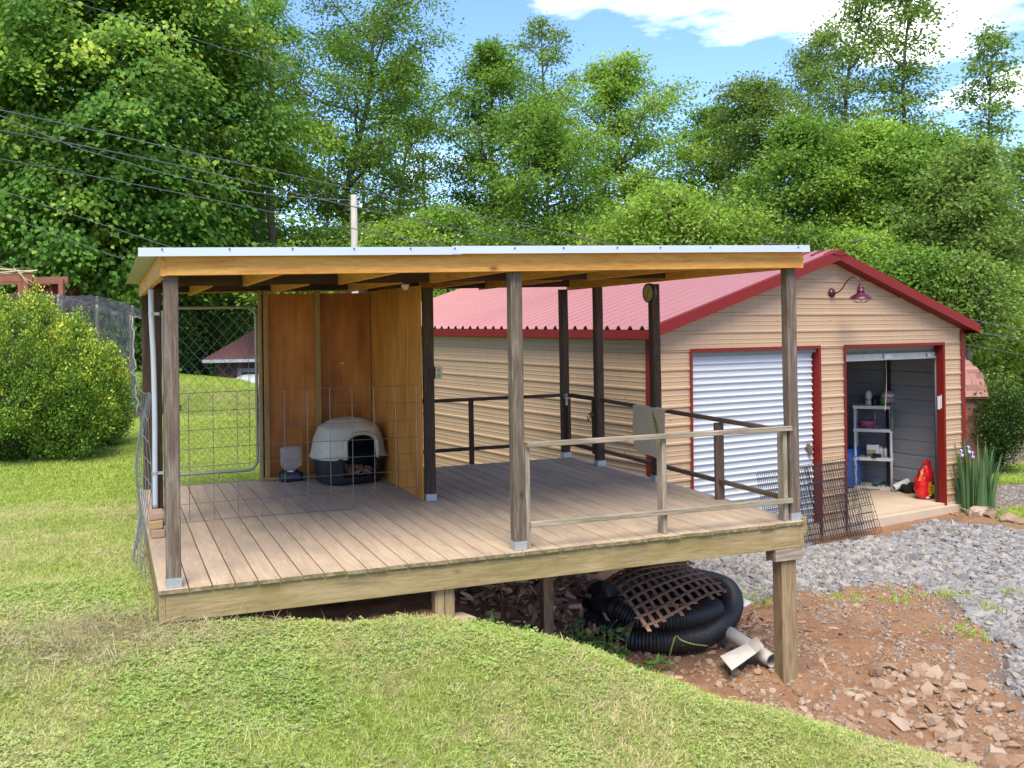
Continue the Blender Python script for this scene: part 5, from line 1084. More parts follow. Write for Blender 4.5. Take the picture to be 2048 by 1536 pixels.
def tree(name, label, px, d, top, hw, bot, mat, n=14000, leaf=.13, kind='ovate', tr=.16, sparse=0, lean=0, group='trees standing behind the shelter and garage', seed=0, bk_=None, cat='tree', basez=None, clump=1.0, fill=.10):
    q = np.random.default_rng(1000+seed); c = at(px, 632, d=d); x, y = c[0], c[1]; zb = float(gz(x, y)) if basez is None else basez
    zt_ = CAM[2]+(632-top)/F*d; zc = CAM[2]+(632-bot)/F*d; r = hw/F*d; H = zt_-zb; zc = max(zc, zb+.03*H)
    T = thing(name, label, cat, (x, y, zb), 0, group); g = Geo(); wob = q.normal(0, .02*H, (5, 2))
    def trunk(z): # local height -> xy offset
        t = z/H; return np.array([lean*t*H*.12+np.interp(t, [0, .25, .5, .75, 1], wob[:, 0]*[0, 1, 1, 1, 1]), np.interp(t, [0, .25, .5, .75, 1], wob[:, 1]*[0, 1, 1, 1, 1]), z])
    zs = np.linspace(-.3, H*.95, 14); g.tube([trunk(max(z, 0)) if z > 0 else np.array([0, 0, z]) for z in zs], [tr*(1-.88*max(0, z)/H)+(.25*tr if z < .2 else 0) for z in zs], 8)
    cl = []; h0 = zc-zb; nl = int(22 if not sparse else 16); ga_ = q.random()*6
    for k in range(nl):
        t = (k+.5)/nl; z = h0+(H-h0)*t*.94; L_ = r*profile(kind, t)*(.5+.72*q.random()); az = ga_+k*2.4; el = .25+.65*t+.2*q.random()
        z0 = max(.12*H, z-L_*.55*math.sin(el)); p0 = trunk(z0); dd = np.array([math.cos(az), math.sin(az), 0]); P_ = [p0]
        for j in range(1, 6):
            s_ = j/5; P_.append(p0+dd*L_*s_*math.cos(el*.7)*1.05+np.array([0, 0, L_*(.75*math.sin(el)*s_+.12*s_*s_)])+q.normal(0, .035*L_, 3))
        P_ = np.array(P_); rb = tr*(1-.8*z/H)*.5+.018; g.tube(P_, [rb*(1-.8*s_) for s_ in np.linspace(0, 1, 6)], 5)
        for s_ in (.45, .62, .78, .9, 1.0):
            i = min(int(s_*5), 4); pc_ = P_[i]+(P_[i+1]-P_[i])*(s_*5-i)
            if s_ < .7 and sparse: continue
            cl.append((pc_, .9)); m_ = 3 if not sparse else 1
            for _ in range(m_):
                o_ = q.normal(0, 1, 3); o_[2] = abs(o_[2])*.5-.1; o_ = o_/np.linalg.norm(o_)*L_*.34*(.6+.6*q.random())
                if q.random() < .5: g.tube([pc_, pc_+o_*.5+q.normal(0, .02, 3), pc_+o_], [.018, .012, .006], 4, False)
                cl.append((pc_+o_, 1))
    for k in range(int(nl*fill*6)):
        t = q.random(); z = h0+(H-h0)*t; L_ = r*profile(kind, t)*math.sqrt(q.random())*.95; az = q.random()*6.28; cl.append((trunk(z)+np.array([math.cos(az)*L_, math.sin(az)*L_, 0]), .8))
    C0 = np.array([c_[0] for c_ in cl]); wts = np.array([c_[1]*(.4+q.random()) for c_ in cl]); idx_ = q.choice(len(C0), n, p=wts/wts.sum())
    n = int(n*1.1); leaf *= .88; idx_ = q.choice(len(C0), n, p=wts/wts.sum()); cr_ = (.30+.05*r)*clump*(.7+.7*q.random(len(C0))); off = q.normal(0, 1, (n, 3)); off[:, 2] *= .5; off *= .62; off[:, 2] -= .25*(off[:, 0]**2+off[:, 1]**2)
    pos = C0[idx_]+off*cr_[idx_][:, None]; hz_ = np.clip((pos[:, 2]-h0)/(H-h0), 0, 1)
    outw = unit(off*np.array([1, 1, .4])+np.array([0, 0, -.25])+q.normal(0, .35, (n, 3))); nr = unit(q.normal(0, .8, (n, 3))+np.array([0, 0, .8])+off*.3)
    ct_ = q.normal(0, .12, len(C0)); tint = .42+ct_[idx_]+q.normal(0, .16, n)+.12*off[:, 2]
    g.build('trunk', bk_ or bark, T, True)
    leaves('crown', pos, outw, nr, leaf*q.uniform(.65, 1.25, n), tint, mat, T, .6)
    return T
# ---------------------------------------------------------------- trees of the wood behind, one by one
sd_ = [0]
def T_(label, px, d, top, hw, bot, mat, **k):
    sd_[0] += 1
    if not k.get('sparse'): bot += 110; k['n'] = int(k['n']*1.35); k['kind'] = 'ovate' if k.get('kind') != 'vase' else 'vase'
    return tree('forest_tree', label, px, d, top, hw, bot, LM[mat], seed=sd_[0], **k)
T_('tall grey-trunked tree rising just right of the big maple', 548, 33, -60, 120, 420, 'mid', n=17000, tr=.27, leaf=.12)
T_('tall leaning tree with forked dark limbs right of the maple', 690, 31, -40, 200, 330, 'mid', n=24000, tr=.2, lean=.45, leaf=.12, kind='vase')
T_('slim pale tree between the leaning tree and the dark one', 800, 36, 90, 105, 380, 'yel', n=11000, tr=.13)
T_('full green tree with dark trunk left of the first gap in the sky', 985, 33, 78, 135, 330, 'mid', n=19000, tr=.17, kind='ovate')
T_('sparse dark-topped tree standing behind the full green one', 1115, 41, 28, 85, 300, 'olive', n=6500, tr=.16, sparse=1, leaf=.14)
T_('bright bushy tree with twin trunks above the middle of the roof', 1095, 29, 205, 125, 440, 'mid', n=15000, tr=.14, kind='round')
T_('broad yellow green tree right of the first gap in the sky', 1265, 33, 112, 145, 370, 'yel', n=21000, tr=.16, kind='round')
T_('low spreading yellow green tree above the right half of the shelter roof', 1335, 26, 375, 170, 520, 'yel', n=15000, tr=.12, kind='round')
T_('mid green tree with a ragged top in the middle of the skyline', 1440, 34, 205, 95, 380, 'mid', n=13000, tr=.15)
T_('dark twiggy tree above the garage roof with curved limbs', 1530, 31, 150, 110, 390, 'olive', n=15000, tr=.16)
T_('tall narrow tree with dark leaf tips before the long cloud', 1645, 37, 42, 72, 330, 'olive', n=11000, tr=.15, leaf=.12)
T_('tallest left-hand one of the two airy trees with bare pale trunks', 1748, 33, -55, 62, 330, 'olive', n=6500, tr=.15, sparse=1, leaf=.15, clump=1.5, bk_=bark, lean=-.35)
T_('tallest right-hand one of the two airy trees with bare pale trunks', 1828, 33, -70, 66, 300, 'olive', n=7500, tr=.15, sparse=1, leaf=.15, clump=1.5)
T_('thin isolated airy tree against open sky at the right', 1958, 35, 58, 48, 330, 'olive', n=4200, tr=.11, sparse=1, leaf=.16, clump=1.3, lean=.25)
T_('green tree filling the skyline left of the airy trees', 1600, 29, 235, 120, 430, 'mid', n=16000, tr=.14, kind='round')
T_('lacy green tree below the two airy trees', 1760, 28, 245, 100, 400, 'yel', n=13000, tr=.14)
T_('leaning dark-trunked tree right of the garage ridge', 1850, 27, 265, 120, 430, 'mid', n=16000, tr=.17, lean=.3)
T_('broad green tree above the right end of the garage', 1930, 25, 300, 110, 470, 'olive', n=15000, tr=.14, kind='round')
T_('tall tree cut by the right edge of the picture', 2065, 34, 300, 95, 430, 'mid', n=9000, tr=.17, kind='round')
T_('yellow green tree low behind the brown-roofed shed', 2015, 27, 520, 130, 720, 'yel', n=14000, tr=.10, kind='round')
T_('dark wooded tree showing over the chicken run', 395, 31, 330, 120, 600, 'dark', n=14000, tr=.16, kind='round')
T_('tall tree behind the left of the big maple', -20, 34, -60, 170, 300, 'mid', n=12000, tr=.2)
T_('tree closing the gap between maple and grey trunks', 455, 37, -60, 130, 400, 'yel', n=14000, tr=.2)
for i, (px, d, top, hw, bot, mt, n_, lab) in enumerate((
    (560, 25, 500, 95, 600, 'yel', 9000, 'leafy sapling over the left end of the shelter roof'), (655, 28, 455, 100, 560, 'mid', 9500, 'leafy sapling left of the utility pole'),
    (790, 27, 445, 100, 560, 'yel', 10000, 'bright sapling right of the utility pole'), (900, 29, 415, 95, 560, 'mid', 10000, 'leafy sapling below the full green tree'),
    (1010, 27, 475, 95, 560, 'dark', 9000, 'darker sapling over the middle of the shelter roof'), (1190, 28, 445, 90, 540, 'mid', 9000, 'sapling between the twin-trunked tree and the spreading one'),
    (1470, 26, 440, 95, 540, 'yel', 9000, 'sapling over the right end of the shelter roof'), (1600, 25, 475, 90, 560, 'dark', 8000, 'dark sapling behind the garage ridge'), (1720, 25, 485, 85, 560, 'yel', 8000, 'bright sapling right of the garage ridge'),
    (1830, 23, 515, 90, 620, 'mid', 9000, 'sapling over the right slope of the garage roof'), (1930, 23, 525, 80, 700, 'olive', 8500, 'sapling beside the right eave of the garage'),
    (370, 30, 590, 70, 760, 'dark', 9000, 'dark shrubby growth left of the red-roofed outbuilding'), (470, 34, 560, 90, 700, 'mid', 9000, 'leafy growth behind the red-roofed outbuilding'), (330, 27, 610, 60, 730, 'mid', 6000, 'leafy growth behind the shelter left posts'))):
    tree('sapling', lab, px, d, top, hw, bot, LM[mt], n=n_, leaf=.12, kind='round', tr=.06, seed=300+i, group='saplings along the edge of the wood', fill=.6)
# bare pole-thin trunks standing in the wood
for i, (px, d, top, r_, ln) in enumerate(((520, 30, 60, .19, 0), (543, 31, 90, .17, .05), (640, 36, 250, .10, .2), (752, 38, 230, .10, -.2), (845, 37, 300, .10, .1), (1075, 35, 330, .10, .3), (1555, 33, 300, .09, .2), (1690, 30, 380, .10, -.2), (1870, 27, 360, .11, -.2))):
    c = at(px, 632, d=d); zb = float(gz(c[0], c[1])); zt_ = CAM[2]+(632-top)/F*d; q = np.random.default_rng(600+i); H = zt_-zb
    P_ = [(c[0]+ln*H*.2*t+q.normal(0, .05), c[1], zb-.2+H*t) for t in np.linspace(0, 1, 9)]
    side = [('pair of', 'left')]
    o = tube('tree_trunk', P_, [r_*(1-.6*t) for t in np.linspace(0, 1, 9)], bark, None, 8)
    props(o, ['thick grey trunk at the edge of the maple crown, the outer one', 'thick grey trunk just inside the outer one beside the maple', 'thin leaning trunk left of the utility pole', 'thin trunk leaning left behind the utility pole', 'thin pale trunk between pole and full green tree', 'thin trunk leaning right over the roof middle', 'thin trunk behind the dark twiggy tree', 'short trunk over the garage ridge', 'thin trunk under the right-hand airy tree'][i], 'tree trunk', 'bare trunks in the wood')
# big maple
def maple():
    q = np.random.default_rng(77); d = 26; c = at(205, 632, d=d); x, y = c[0], c[1]; zb = float(gz(x, y)); T = thing('maple_tree', 'great dense maple with drooping layers of leaves filling the upper left', 'tree', (x, y, zb))
    z0 = CAM[2]+(632-215)/F*d-zb; rx = 335/F*d; rz = 425/F*d; n_cl = 1150; g = Geo()
    zz = np.linspace(-.3, z0+rz*.8, 12); g.tube([(.12*math.sin(z), .1*math.cos(z*.7), z) for z in zz], [.34*(1-.85*max(0, z)/(z0+rz)) for z in zz], 10)
    u = q.normal(0, 1, (n_cl, 3)); u = unit(u); rr = (.50+.55*q.random(n_cl)**.6); lump = 1+.20*np.sin(u[:, 0]*7+1)*np.sin(u[:, 2]*8+2)+.10*np.sin(u[:, 1]*13+u[:, 2]*11)
    C0 = u*np.array([rx, rx, rz])*(rr*lump)[:, None]; t = (C0[:, 2]+rz)/(2*rz); C0[:, :2] *= np.clip(.80+.9*np.sin(np.pi*np.clip(t, 0, 1)*.9+.15)*.3, .3, 1.2)[:, None]; C0[:, 2] += z0
    for k in range(57):
        p = C0[k*20]; b = np.array([0, 0, p[2]*.55+.3]); g.tube([b, b*.5+p*.5+np.array([0, 0, .3]), p], [.09, .05, .012], 5, False)
    g.build('trunk', barkd, T, True)
    n = 175000; ix = q.integers(0, n_cl, n); off = q.normal(0, 1, (n, 3))*np.array([.38, .38, .13]); rad = np.linalg.norm(off[:, :2], axis=1); off[:, 2] -= rad**2*.9
    pos = C0[ix]+off; outw = unit(off*np.array([1, 1, 0])+u[ix]*.25+np.array([0, 0, -.55])+q.normal(0, .25, (n, 3))); nr = unit(np.array([0, 0, 1])+u[ix]*.5+q.normal(0, .35, (n, 3)))
    hgt = np.clip((pos[:, 2]-(z0-rz))/(2*rz), 0, 1); side = np.clip(.5+.5*(u[ix][:, 0]), 0, 1); young_lit = (q.random(n_cl) < (.10+.28*side[0:1]*1+.3*(u[:, 0] > .45))).astype(float)  # young yellow clusters; right side and clump tops lightened as if sunlit
    tint = .44+.15*q.normal(0, 1, n_cl)[ix]+.32*young_lit[ix]*np.clip(off[:, 2]*3+.8, 0, 1)+q.normal(0, .10, n)
    leaves('crown', pos, outw, nr, .135*q.uniform(.6, 1.25, n), tint, LM['maple'], T, .78, .10, .05)
maple()
# clipped-looking boxwoods by the lawn
def boxwood(label, px, base, d, hw, top, n, seed, lean=0):
    q = np.random.default_rng(seed); c = at(px, 632, d=d); x, y = c[0], c[1]; zb = float(gz(x, y)); H = CAM[2]+(632-top)/F*d-zb; r = hw/F*d
    T = thing('boxwood_shrub', label, 'shrub', (x, y, zb), 0, 'boxwood shrubs on the lawn')
    ncl = int(n/42); u = unit(q.normal(0, 1, (ncl, 3))); lump = 1+.19*np.sin(u[:, 0]*6+seed)*np.sin(u[:, 2]*7+1)+.07*np.sin(u[:, 1]*14+u[:, 2]*15)
    rr = (.80+.22*q.random(ncl))*lump; C0 = u*np.array([r, r, H*.5])*rr[:, None]; C0[:, 2] += H*.5; taper = np.interp(C0[:, 2]/H, [0, .12, .45, .75, 1], [.70, .95, 1.06, .92, .62]); C0[:, :2] *= taper[:, None]; C0[:, 2] = np.maximum(C0[:, 2], .04)
    ix = q.integers(0, ncl, n); o_ = q.normal(0, 1, (n, 3))*np.array([.045, .045, .075]); pos = C0[ix]+o_; up = unit(u[ix]*.6+np.array([0, 0, .8])+q.normal(0, .5, (n, 3))); nr = unit(q.normal(0, .6, (n, 3))+u[ix]*.8+np.array([0, 0, .6]))
    tip_lit = (q.random(ncl) < np.clip(.16+.35*(u[:, 2] > .35)+.25*(u[:, 0] > .5), 0, 1)).astype(float)  # yellow tips, thicker on top and right where the lit edges are painted in
    tint = .40+.12*q.normal(0, 1, ncl)[ix]+.36*tip_lit[ix]*np.clip(.5+o_[:, 2]*8, 0, 1.2)+q.normal(0, .09, n)
    g = Geo()
    for k in range(40):
        a = q.random()*6.28; e = q.random(); p = np.array([math.cos(a)*r*.75*e, math.sin(a)*r*.75*e, H*(.35+.5*q.random())]); g.tube([(p[0]*.12, p[1]*.12, -.05), (p[0]*.6, p[1]*.6, p[2]*.45), tuple(p)], [.022, .015, .006], 4, False)
    g.build('stems', flat('shrub_twigs', (.14, .09, .06), .9), T)
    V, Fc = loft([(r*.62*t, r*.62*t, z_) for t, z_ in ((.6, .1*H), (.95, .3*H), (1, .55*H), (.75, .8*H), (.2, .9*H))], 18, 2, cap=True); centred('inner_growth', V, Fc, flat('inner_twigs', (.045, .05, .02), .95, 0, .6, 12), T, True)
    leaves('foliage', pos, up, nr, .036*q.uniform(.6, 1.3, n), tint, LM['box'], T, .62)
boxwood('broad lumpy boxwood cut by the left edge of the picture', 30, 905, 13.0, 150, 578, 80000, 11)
boxwood('tallest boxwood, nearest of the clump, with bright yellow green tips', 140, 898, 12.9, 70, 640, 30000, 12)
boxwood('narrow boxwood on the lawn side with a bare brown gap at its foot', 213, 868, 13.9, 38, 690, 14000, 13)
chips('mulch', 1500, float(at(215, 885, Z=-.03)[0]), float(at(215, 880, Z=-.03)[1]), .45, .5, .01, lf, 'brown leaf litter under the narrow boxwood', .015, .05, 9)
# low planting
def plant(name, label, px, py, Z, h, r, n, leaf, mat, seed, cat='plant', group=None, d=None, up=.6):
    q = np.random.default_rng(seed); c = at(px, py, Z=Z) if d is None else at(px, py, d=d); x, y = c[0], c[1]; zb = float(gz(x, y)); T = thing(name, label, cat, (x, y, zb), 0, group)
    k_ = max(3, n//9); st = q.normal(0, 1, (k_, 3))*np.array([r*.5, r*.5, 0]); ht = h*(.45+.55*q.random(k_)); g = Geo()
    for i in range(k_): g.tube([(st[i, 0]*.3, st[i, 1]*.3, -.01), (st[i, 0]*.8, st[i, 1]*.8, ht[i]*.6), (st[i, 0], st[i, 1], ht[i])], [.004, .003, .002], 4, False)
    g.build('stem', flat('green_stem', (.10, .14, .05)), T); ix = q.integers(0, k_, n); t = q.random(n)**.6
    pos = np.stack([st[ix, 0]*(.3+.7*t), st[ix, 1]*(.3+.7*t), ht[ix]*t], -1)+q.normal(0, leaf*.3, (n, 3)); az = q.random(n)*6.28; dd = np.stack([np.cos(az), np.sin(az), q.normal(.1, .3, n)], -1)
    leaves('leaves', pos, dd, unit(np.array([0, 0, 1])+q.normal(0, .35, (n, 3))), leaf*q.uniform(.6, 1.2, n), .45+q.normal(0, .2, n), mat, T, up); return T
wm = leafmat('weed_leaves', (.03, .09, .022), (.07, .17, .04), (.15, .27, .07), .3)
for i, (px, py, Z, h, r, n, lf_, lb) in enumerate(((1165, 1290, -.93, .26, .16, 40, .07, 'bramble seedling in shade left of the black pipe coil'), (1205, 1303, -1.0, .22, .17, 46, .07, 'bramble with three-part leaves before the black pipe coil'), (1240, 1318, -1.08, .22, .10, 20, .085, 'pale-leaved weed standing tallest before the black pipe'), (1110, 1283, -.82, .12, .07, 12, .06, 'small broad-leaved weed at the lawn edge by the dark stub post'), (1322, 1325, -1.12, .14, .05, 9, .06, 'single small weed under the yellow green twine'), (1295, 1345, -1.15, .10, .08, 10, .08, 'dark-leaved weed low on the soil at the lawn edge'), (985, 1255, -.5, .08, .06, 14, .03, 'clover sprig at the lawn edge left of the stub post'), (1050, 1268, -.55, .08, .07, 16, .03, 'clover sprig at the lawn edge right of the slab'))):
    plant('weed', lb, px, py, Z, h*1.25, r*1.1, int(n*1.8), lf_*1.15, wm, 700+i, 'weed', 'weeds under the deck edge')
for i, (px, py, r) in enumerate(((1480, 1180, .22), (1500, 1205, .18), (1430, 1165, .12), (1700, 1187, .14), (1800, 1190, .12), (1900, 1185, .1), (1935, 1255, .13), (1975, 1210, .1), (2030, 1180, .1))):
    q = np.random.default_rng(i); c = at(px, py, Z=-1.37); n_ = 26; x = q.normal(c[0], r, n_); y = q.normal(c[1], r, n_)
    if i == 0: wx, wy = [], []
    wx += list(x); wy += list(y)
wx, wy = np.array(wx), np.array(wy); n_ = len(wx)
scatter('sparse_weeds', np.stack([wx, wy, gz(wx, wy)], -1), np.stack([rng.normal(0, .3, n_), rng.normal(0, .3, n_), rng.uniform(0, 6.28, n_)], -1), rng.uniform(.5, 1.6, n_), [tuft('weed_tuft', 10, .04, .06, .006, gmf, 1.0, 300+s) for s in range(3)], 'thin weeds sprouting between gravel and soil')
# right-hand shrub and iris
def bush(label, px, base, hw, top, n, leaf, mat, seed, zbase=-1.42, name='shrub'):
    q = np.random.default_rng(seed); c = at(px, base, Z=zbase); x, y = c[0], c[1]; zb = float(gz(x, y)); dd = float((np.array([x, y, zb])-CAM)@AF); H = CAM[2]+(632-top)/F*dd-zb; r = hw/F*dd
    T = thing(name, label, 'shrub', (x, y, zb)); ncl = 420; u = unit(q.normal(0, 1, (ncl, 3))); rr = .45+.58*q.random(ncl)**.5; C0 = u*np.array([r, r, H*.42])*rr[:, None]*(1+.12*np.sin(u[:, 0]*8)*np.sin(u[:, 2]*6+1))[:, None]; C0[:, 2] += H*.57
    g = Geo()
    for k in range(18): p = C0[k*20]; g.tube([(p[0]*.12, p[1]*.12, -.05), (p[0]*.35, p[1]*.35, p[2]*.45), tuple(p)], [.02, .014, .006], 5, False)
    g.build('stems', flat('brown_stems', (.13, .09, .06), .9), T)
    ix = q.integers(0, ncl, n); o_ = q.normal(0, .11, (n, 3)); pos = C0[ix]+o_
    leaves('foliage', pos, unit(o_+np.array([0, 0, .06])+q.normal(0, .08, (n, 3))), unit(np.array([0, 0, 1])+q.normal(0, .6, (n, 3))), leaf*q.uniform(.6, 1.2, n), .40+.15*q.normal(0, 1, ncl)[ix]+q.normal(0, .13, n)+.2*(u[ix][:, 2] > .6), mat, T, .6)  # top leaves tinted lighter: light from above is put into the colour
bush('glossy green shrub beside the gravel track right of the garage', 1992, 948, 60, 775, 17000, .055, leafmat('glossy_shrub_leaves', (.02, .055, .012), (.055, .115, .022), (.16, .24, .04), .3, .35), 31)
ic = at(1952, 1022, Z=-1.40); it = thing('iris_clump', 'tall clump of blade-like iris leaves with purple flowers at the garage corner', 'iris', (ic[0], ic[1], float(gz(ic[0], ic[1])))); im = leafmat('iris_leaf', (.05, .10, .04), (.10, .18, .07), (.20, .27, .10), .3)
q = np.random.default_rng(4); V = []; Fc = []; ti = []
for k in range(150):
    a = q.random()*6.28; rr = .24*math.sqrt(q.random()); b = np.array([rr*math.cos(a)*1.1, rr*math.sin(a), 0]); h = .5+.62*q.random()**.7; ln = b*np.array([.45, .45, 0])*h+q.normal(0, .05, 3)*np.array([1, 1, 0]); sdir = np.array([math.cos(q.random()*6), math.sin(q.random()*6), 0])*.017; tt = .45+q.normal(0, .2); flop = .0 if k % 9 else .35
    j = len(V)
    for t, w_ in ((0, 1), (.4, 1), (.75, .75), (1, .1)): c = b+ln*t*t+np.array([0, 0, h*t-flop*t**3]); V += [c-sdir*w_, c+sdir*w_]; ti += [tt, tt]
    for s_ in range(3): Fc.append((j+2*s_, j+2*s_+1, j+2*s_+3, j+2*s_+2))
link('leaves', rawmesh('leaves', np.array(V), np.array(Fc), im, False, {'tint': ('POINT', ti)}), it)
pf = flat('iris_purple', (.34, .32, .55), .6, 0, .3, 20)
for x_, y_, z_ in ((-.22, -.1, .96), (-.17, -.12, .88), (-.26, .0, .90)):
    g = Geo().tube([(x_*.5, y_*.5, 0), (x_, y_, z_-.04)], .006, 5, False); g.build('stem', flat('iris_stem', (.12, .18, .07)), it); g = Geo()
    for k in range(6):
        a = k*math.pi/3; s_ = 1 if k % 2 else -1; d_ = np.array([math.cos(a), math.sin(a), 0]); n2 = np.array([-d_[1], d_[0], 0]); c = np.array([x_, y_, z_]); g.add([c, c+d_*.03+n2*.025+np.array([0, 0, .03*s_+.01]), c+d_*.055+np.array([0, 0, .055*s_]), c+d_*.03-n2*.025+np.array([0, 0, .03*s_+.01])], [(0, 1, 2, 3)])
    g.build('flower', pf, it)
for i, (px, py, s_, lb) in enumerate(((1955, 1030, .22, 'large angular brown stone at the foot of the irises'), (1985, 1036, .12, 'small brown stone right of the large angular one'), (2014, 1044, .15, 'dark stone on the grass edge, left of the orange brown one'), (2040, 1047, .13, 'orange brown stone on the grass edge'))):
    c = at(px, py, Z=-1.40); o = link('rock', TS[i], None, (c[0], c[1], float(gz(c[0], c[1]))+s_*.2), (.1, .1, i)); o.scale = (s_, s_, s_); props(o, lb, 'stone', 'stones by the irises')
q = np.random.default_rng(8); g = Geo()
for k in range(45): a = q.random()*6.28; c = np.array([ic[0]-.05+q.normal(0, .22), ic[1]-.25+q.normal(0, .12), -1.36+q.random()*.07]); g.tube([c, c+np.array([math.cos(a), math.sin(a), q.normal(0, .2)])*.12], .006, 4, False)
props(g.build('dead_stalks', flat('grey_stalks', (.26, .2, .15), .9)), 'dry grey stalks lying round the foot of the irises', None, None, 'stuff')
def shingle_mat():
    m, nt, p, L = newmat('brown_shingle'); oi = nt.nodes.new('ShaderNodeObjectInfo'); v = objvec(nt)
    c = ramp(nt, [(0, (.17, .075, .055)), (.5, (.27, .125, .09)), (1, (.36, .19, .14))], oi.outputs['Random']).outputs[0]
    c = mixc(nt, mathn(nt, 'MULTIPLY', noise(nt, v, 30, 5, .7), .5), c, (.16, .09, .075)); L(c, p.inputs['Base Color']); p.inputs['Roughness'].default_value = .95; return m
# brown-shingled shed behind the garage
so_ = at(1979, 795, d=18.8); rz_ = -YAW; shd = thing('shed', 'small shed with a brown shingled gambrel roof behind the right of the garage', 'shed', (so_[0], so_[1], -1.45), rz_)
g0 = 1.45; H1 = so_[2]+g0; H2 = H1+.42; H3 = H2+.34; shm = shingle_mat(); wm_ = flat('brown_shed_wall', (.20, .08, .05), .8, 0, .2, 3)
prof_ = [(.10, 0), (.10, H1+.04), (.28, H2), (1.25, H3), (2.22, H2), (2.40, H1+.04), (2.40, 0)]
V = [(x_, y_, z_) for x_ in (-3.4, -.08) for y_, z_ in prof_]; centred('wall', V, [tuple(range(7)), tuple(reversed(range(7, 14)))]+[(i, i+7, (i+1) % 7+7, (i+1) % 7) for i in range(7)], wm_, shd)
def roofband(y0, z0, y1, z1, rows, rnd_seed):
    q = np.random.default_rng(rnd_seed); L_ = math.hypot(y1-y0, z1-z0); dy, dz = (y1-y0)/L_, (z1-z0)/L_; row = L_/rows; ang = math.atan2(dz, dy)
    base = rawmesh('shingle', *box_vf((-.116, -.004, -.002), (.116, row*1.0, .016)), shm)
    for i in range(rows):
        for k in range(7):
            x_ = -.12-.24*k+(.12 if i % 2 else 0)-.02; x_ = min(x_, -.118)
            o = link('shingle', base, shd, (x_, y0+dy*row*i, z0+dz*row*i+.012+.002*q.random()), (ang, 0, 0))
    Geo().add([(-3.5, y0, z0), (-1.75, y0, z0), (-1.75, y1, z1+.01), (-3.5, y1, z1+.01)], [(0, 1, 2, 3)]).build('far_roofing', shm, shd)
    Geo().add([(-3.5, y0+.01, z0-.02), (.0, y0+.01, z0-.02), (.0, y1, z1-.01), (-3.5, y1, z1-.01), (-3.5, y0+.01, z0), (.0, y0+.01, z0), (.0, y1, z1+.004), (-3.5, y1, z1+.004)], [(3, 2, 1, 0), (4, 5, 6, 7), (0, 1, 5, 4), (1, 2, 6, 5)]).build('roof_deck', wm_, shd)
roofband(.0, H1, .26, H2, 4, 1); roofband(.26, H2, 1.25, H3+.01, 7, 2)
Geo().add([(-3.5, 1.25, H3), (0, 1.25, H3), (0, 2.24, H2), (-3.5, 2.24, H2), (-3.5, 2.5, H1), (0, 2.5, H1)], [(3, 2, 1, 0), (4, 5, 2, 3)]).build('back_roof', shm, shd)
# utility pole and wires
pc_ = at(709, 500, d=18); pz = float(gz(pc_[0], pc_[1])); up_ = thing('utility_pole', 'weathered grey utility pole rising behind the shelter roof', 'utility pole', (pc_[0], pc_[1], pz)); ztp = CAM[2]+(632-385)/F*18-pz
polem = wood('pole_wood', (.18, .165, .145), (.27, .25, .22), (.36, .33, .29), .8, .2, None)
o = link('pole', rawmesh('pole', *(lambda t: (t[0][:, [2, 1, 0]]*np.array([1, 1, -1]), t[1]))(tube_vf([(0, 0, -.4), (0, 0, ztp*.5), (0, 0, ztp)], [.08, .066, .056], 12)), polem, True), up_, (0, 0, 0), (0, -math.pi/2, 0))
box('bracket', (.055, -.02, ztp-.21), (.12, .02, ztp-.18), galv, up_); box('insulator_box', (.10, -.03, ztp-.22), (.14, .03, ztp-.15), whitepl, up_)
wmat = flat('overhead_cable', (.10, .105, .11), .4, .2); wlt = flat('bare_overhead_wire', (.34, .36, .38), .4, .6)
def wire(pts, d0, d1, r, mat, lab):
    n_ = len(pts); P_ = [at(a, b, d=d0+(d1-d0)*(a-pts[0][0])/(pts[-1][0]-pts[0][0])) for a, b in pts]; props(tube('overhead_wire', smoothpath(P_, 30), r, mat, None, 5), lab, 'wire', 'overhead wires')
wire([(-700, 92), (-300, 164), (0, 220), (342, 296), (700, 377), (890, 416), (1265, 499), (1700, 590), (2300, 710)], 7, 22, .0075, wmat, 'uppermost thick black cable crossing in front of the maple')
wire([(-700, 150), (-300, 212), (0, 261), (342, 328), (700, 412), (1105, 497), (1700, 615), (2300, 730)], 7, 22, .0075, wmat, 'middle thick black cable meeting the crossing wire at the maple')
wire([(-700, 205), (-300, 268), (0, 318), (342, 383), (700, 456), (910, 497), (1400, 590), (2100, 720)], 7, 22, .0065, wmat, 'lowest of the three thick black cables')
wire([(-500, 60), (-200, 160), (0, 231), (140, 291), (230, 318), (342, 350), (480, 380), (600, 395), (705, 400)], 8, 17.9, .004, wlt, 'thin pale wire sagging steeply across the thick cables to the utility pole')
wire([(-200, -95), (133, 0), (300, 50), (455, 99), (600, 142), (800, 195)], 9, 17, .0025, wlt, 'thin pale wire high across the top of the maple')
wire([(-400, 250), (0, 380), (160, 434), (325, 489), (500, 545), (700, 605)], 9, 17, .0035, wlt, 'thin wire running down to the roof corner, the higher of the two lowest')
wire([(-400, 330), (0, 430), (120, 473), (239, 515), (330, 540), (700, 640)], 9, 17, .003, wlt, 'lowest thin wire running down behind the roof corner')
wire([(1650, 560), (1870, 607), (2048, 639), (2400, 700)], 19, 30, .004, wlt, 'thin pale wire passing right of the garage eave')
wire([(1650, 600), (1960, 664), (2048, 676), (2400, 720)], 19, 30, .004, wlt, 'lower thin wire passing right of the garage eave')
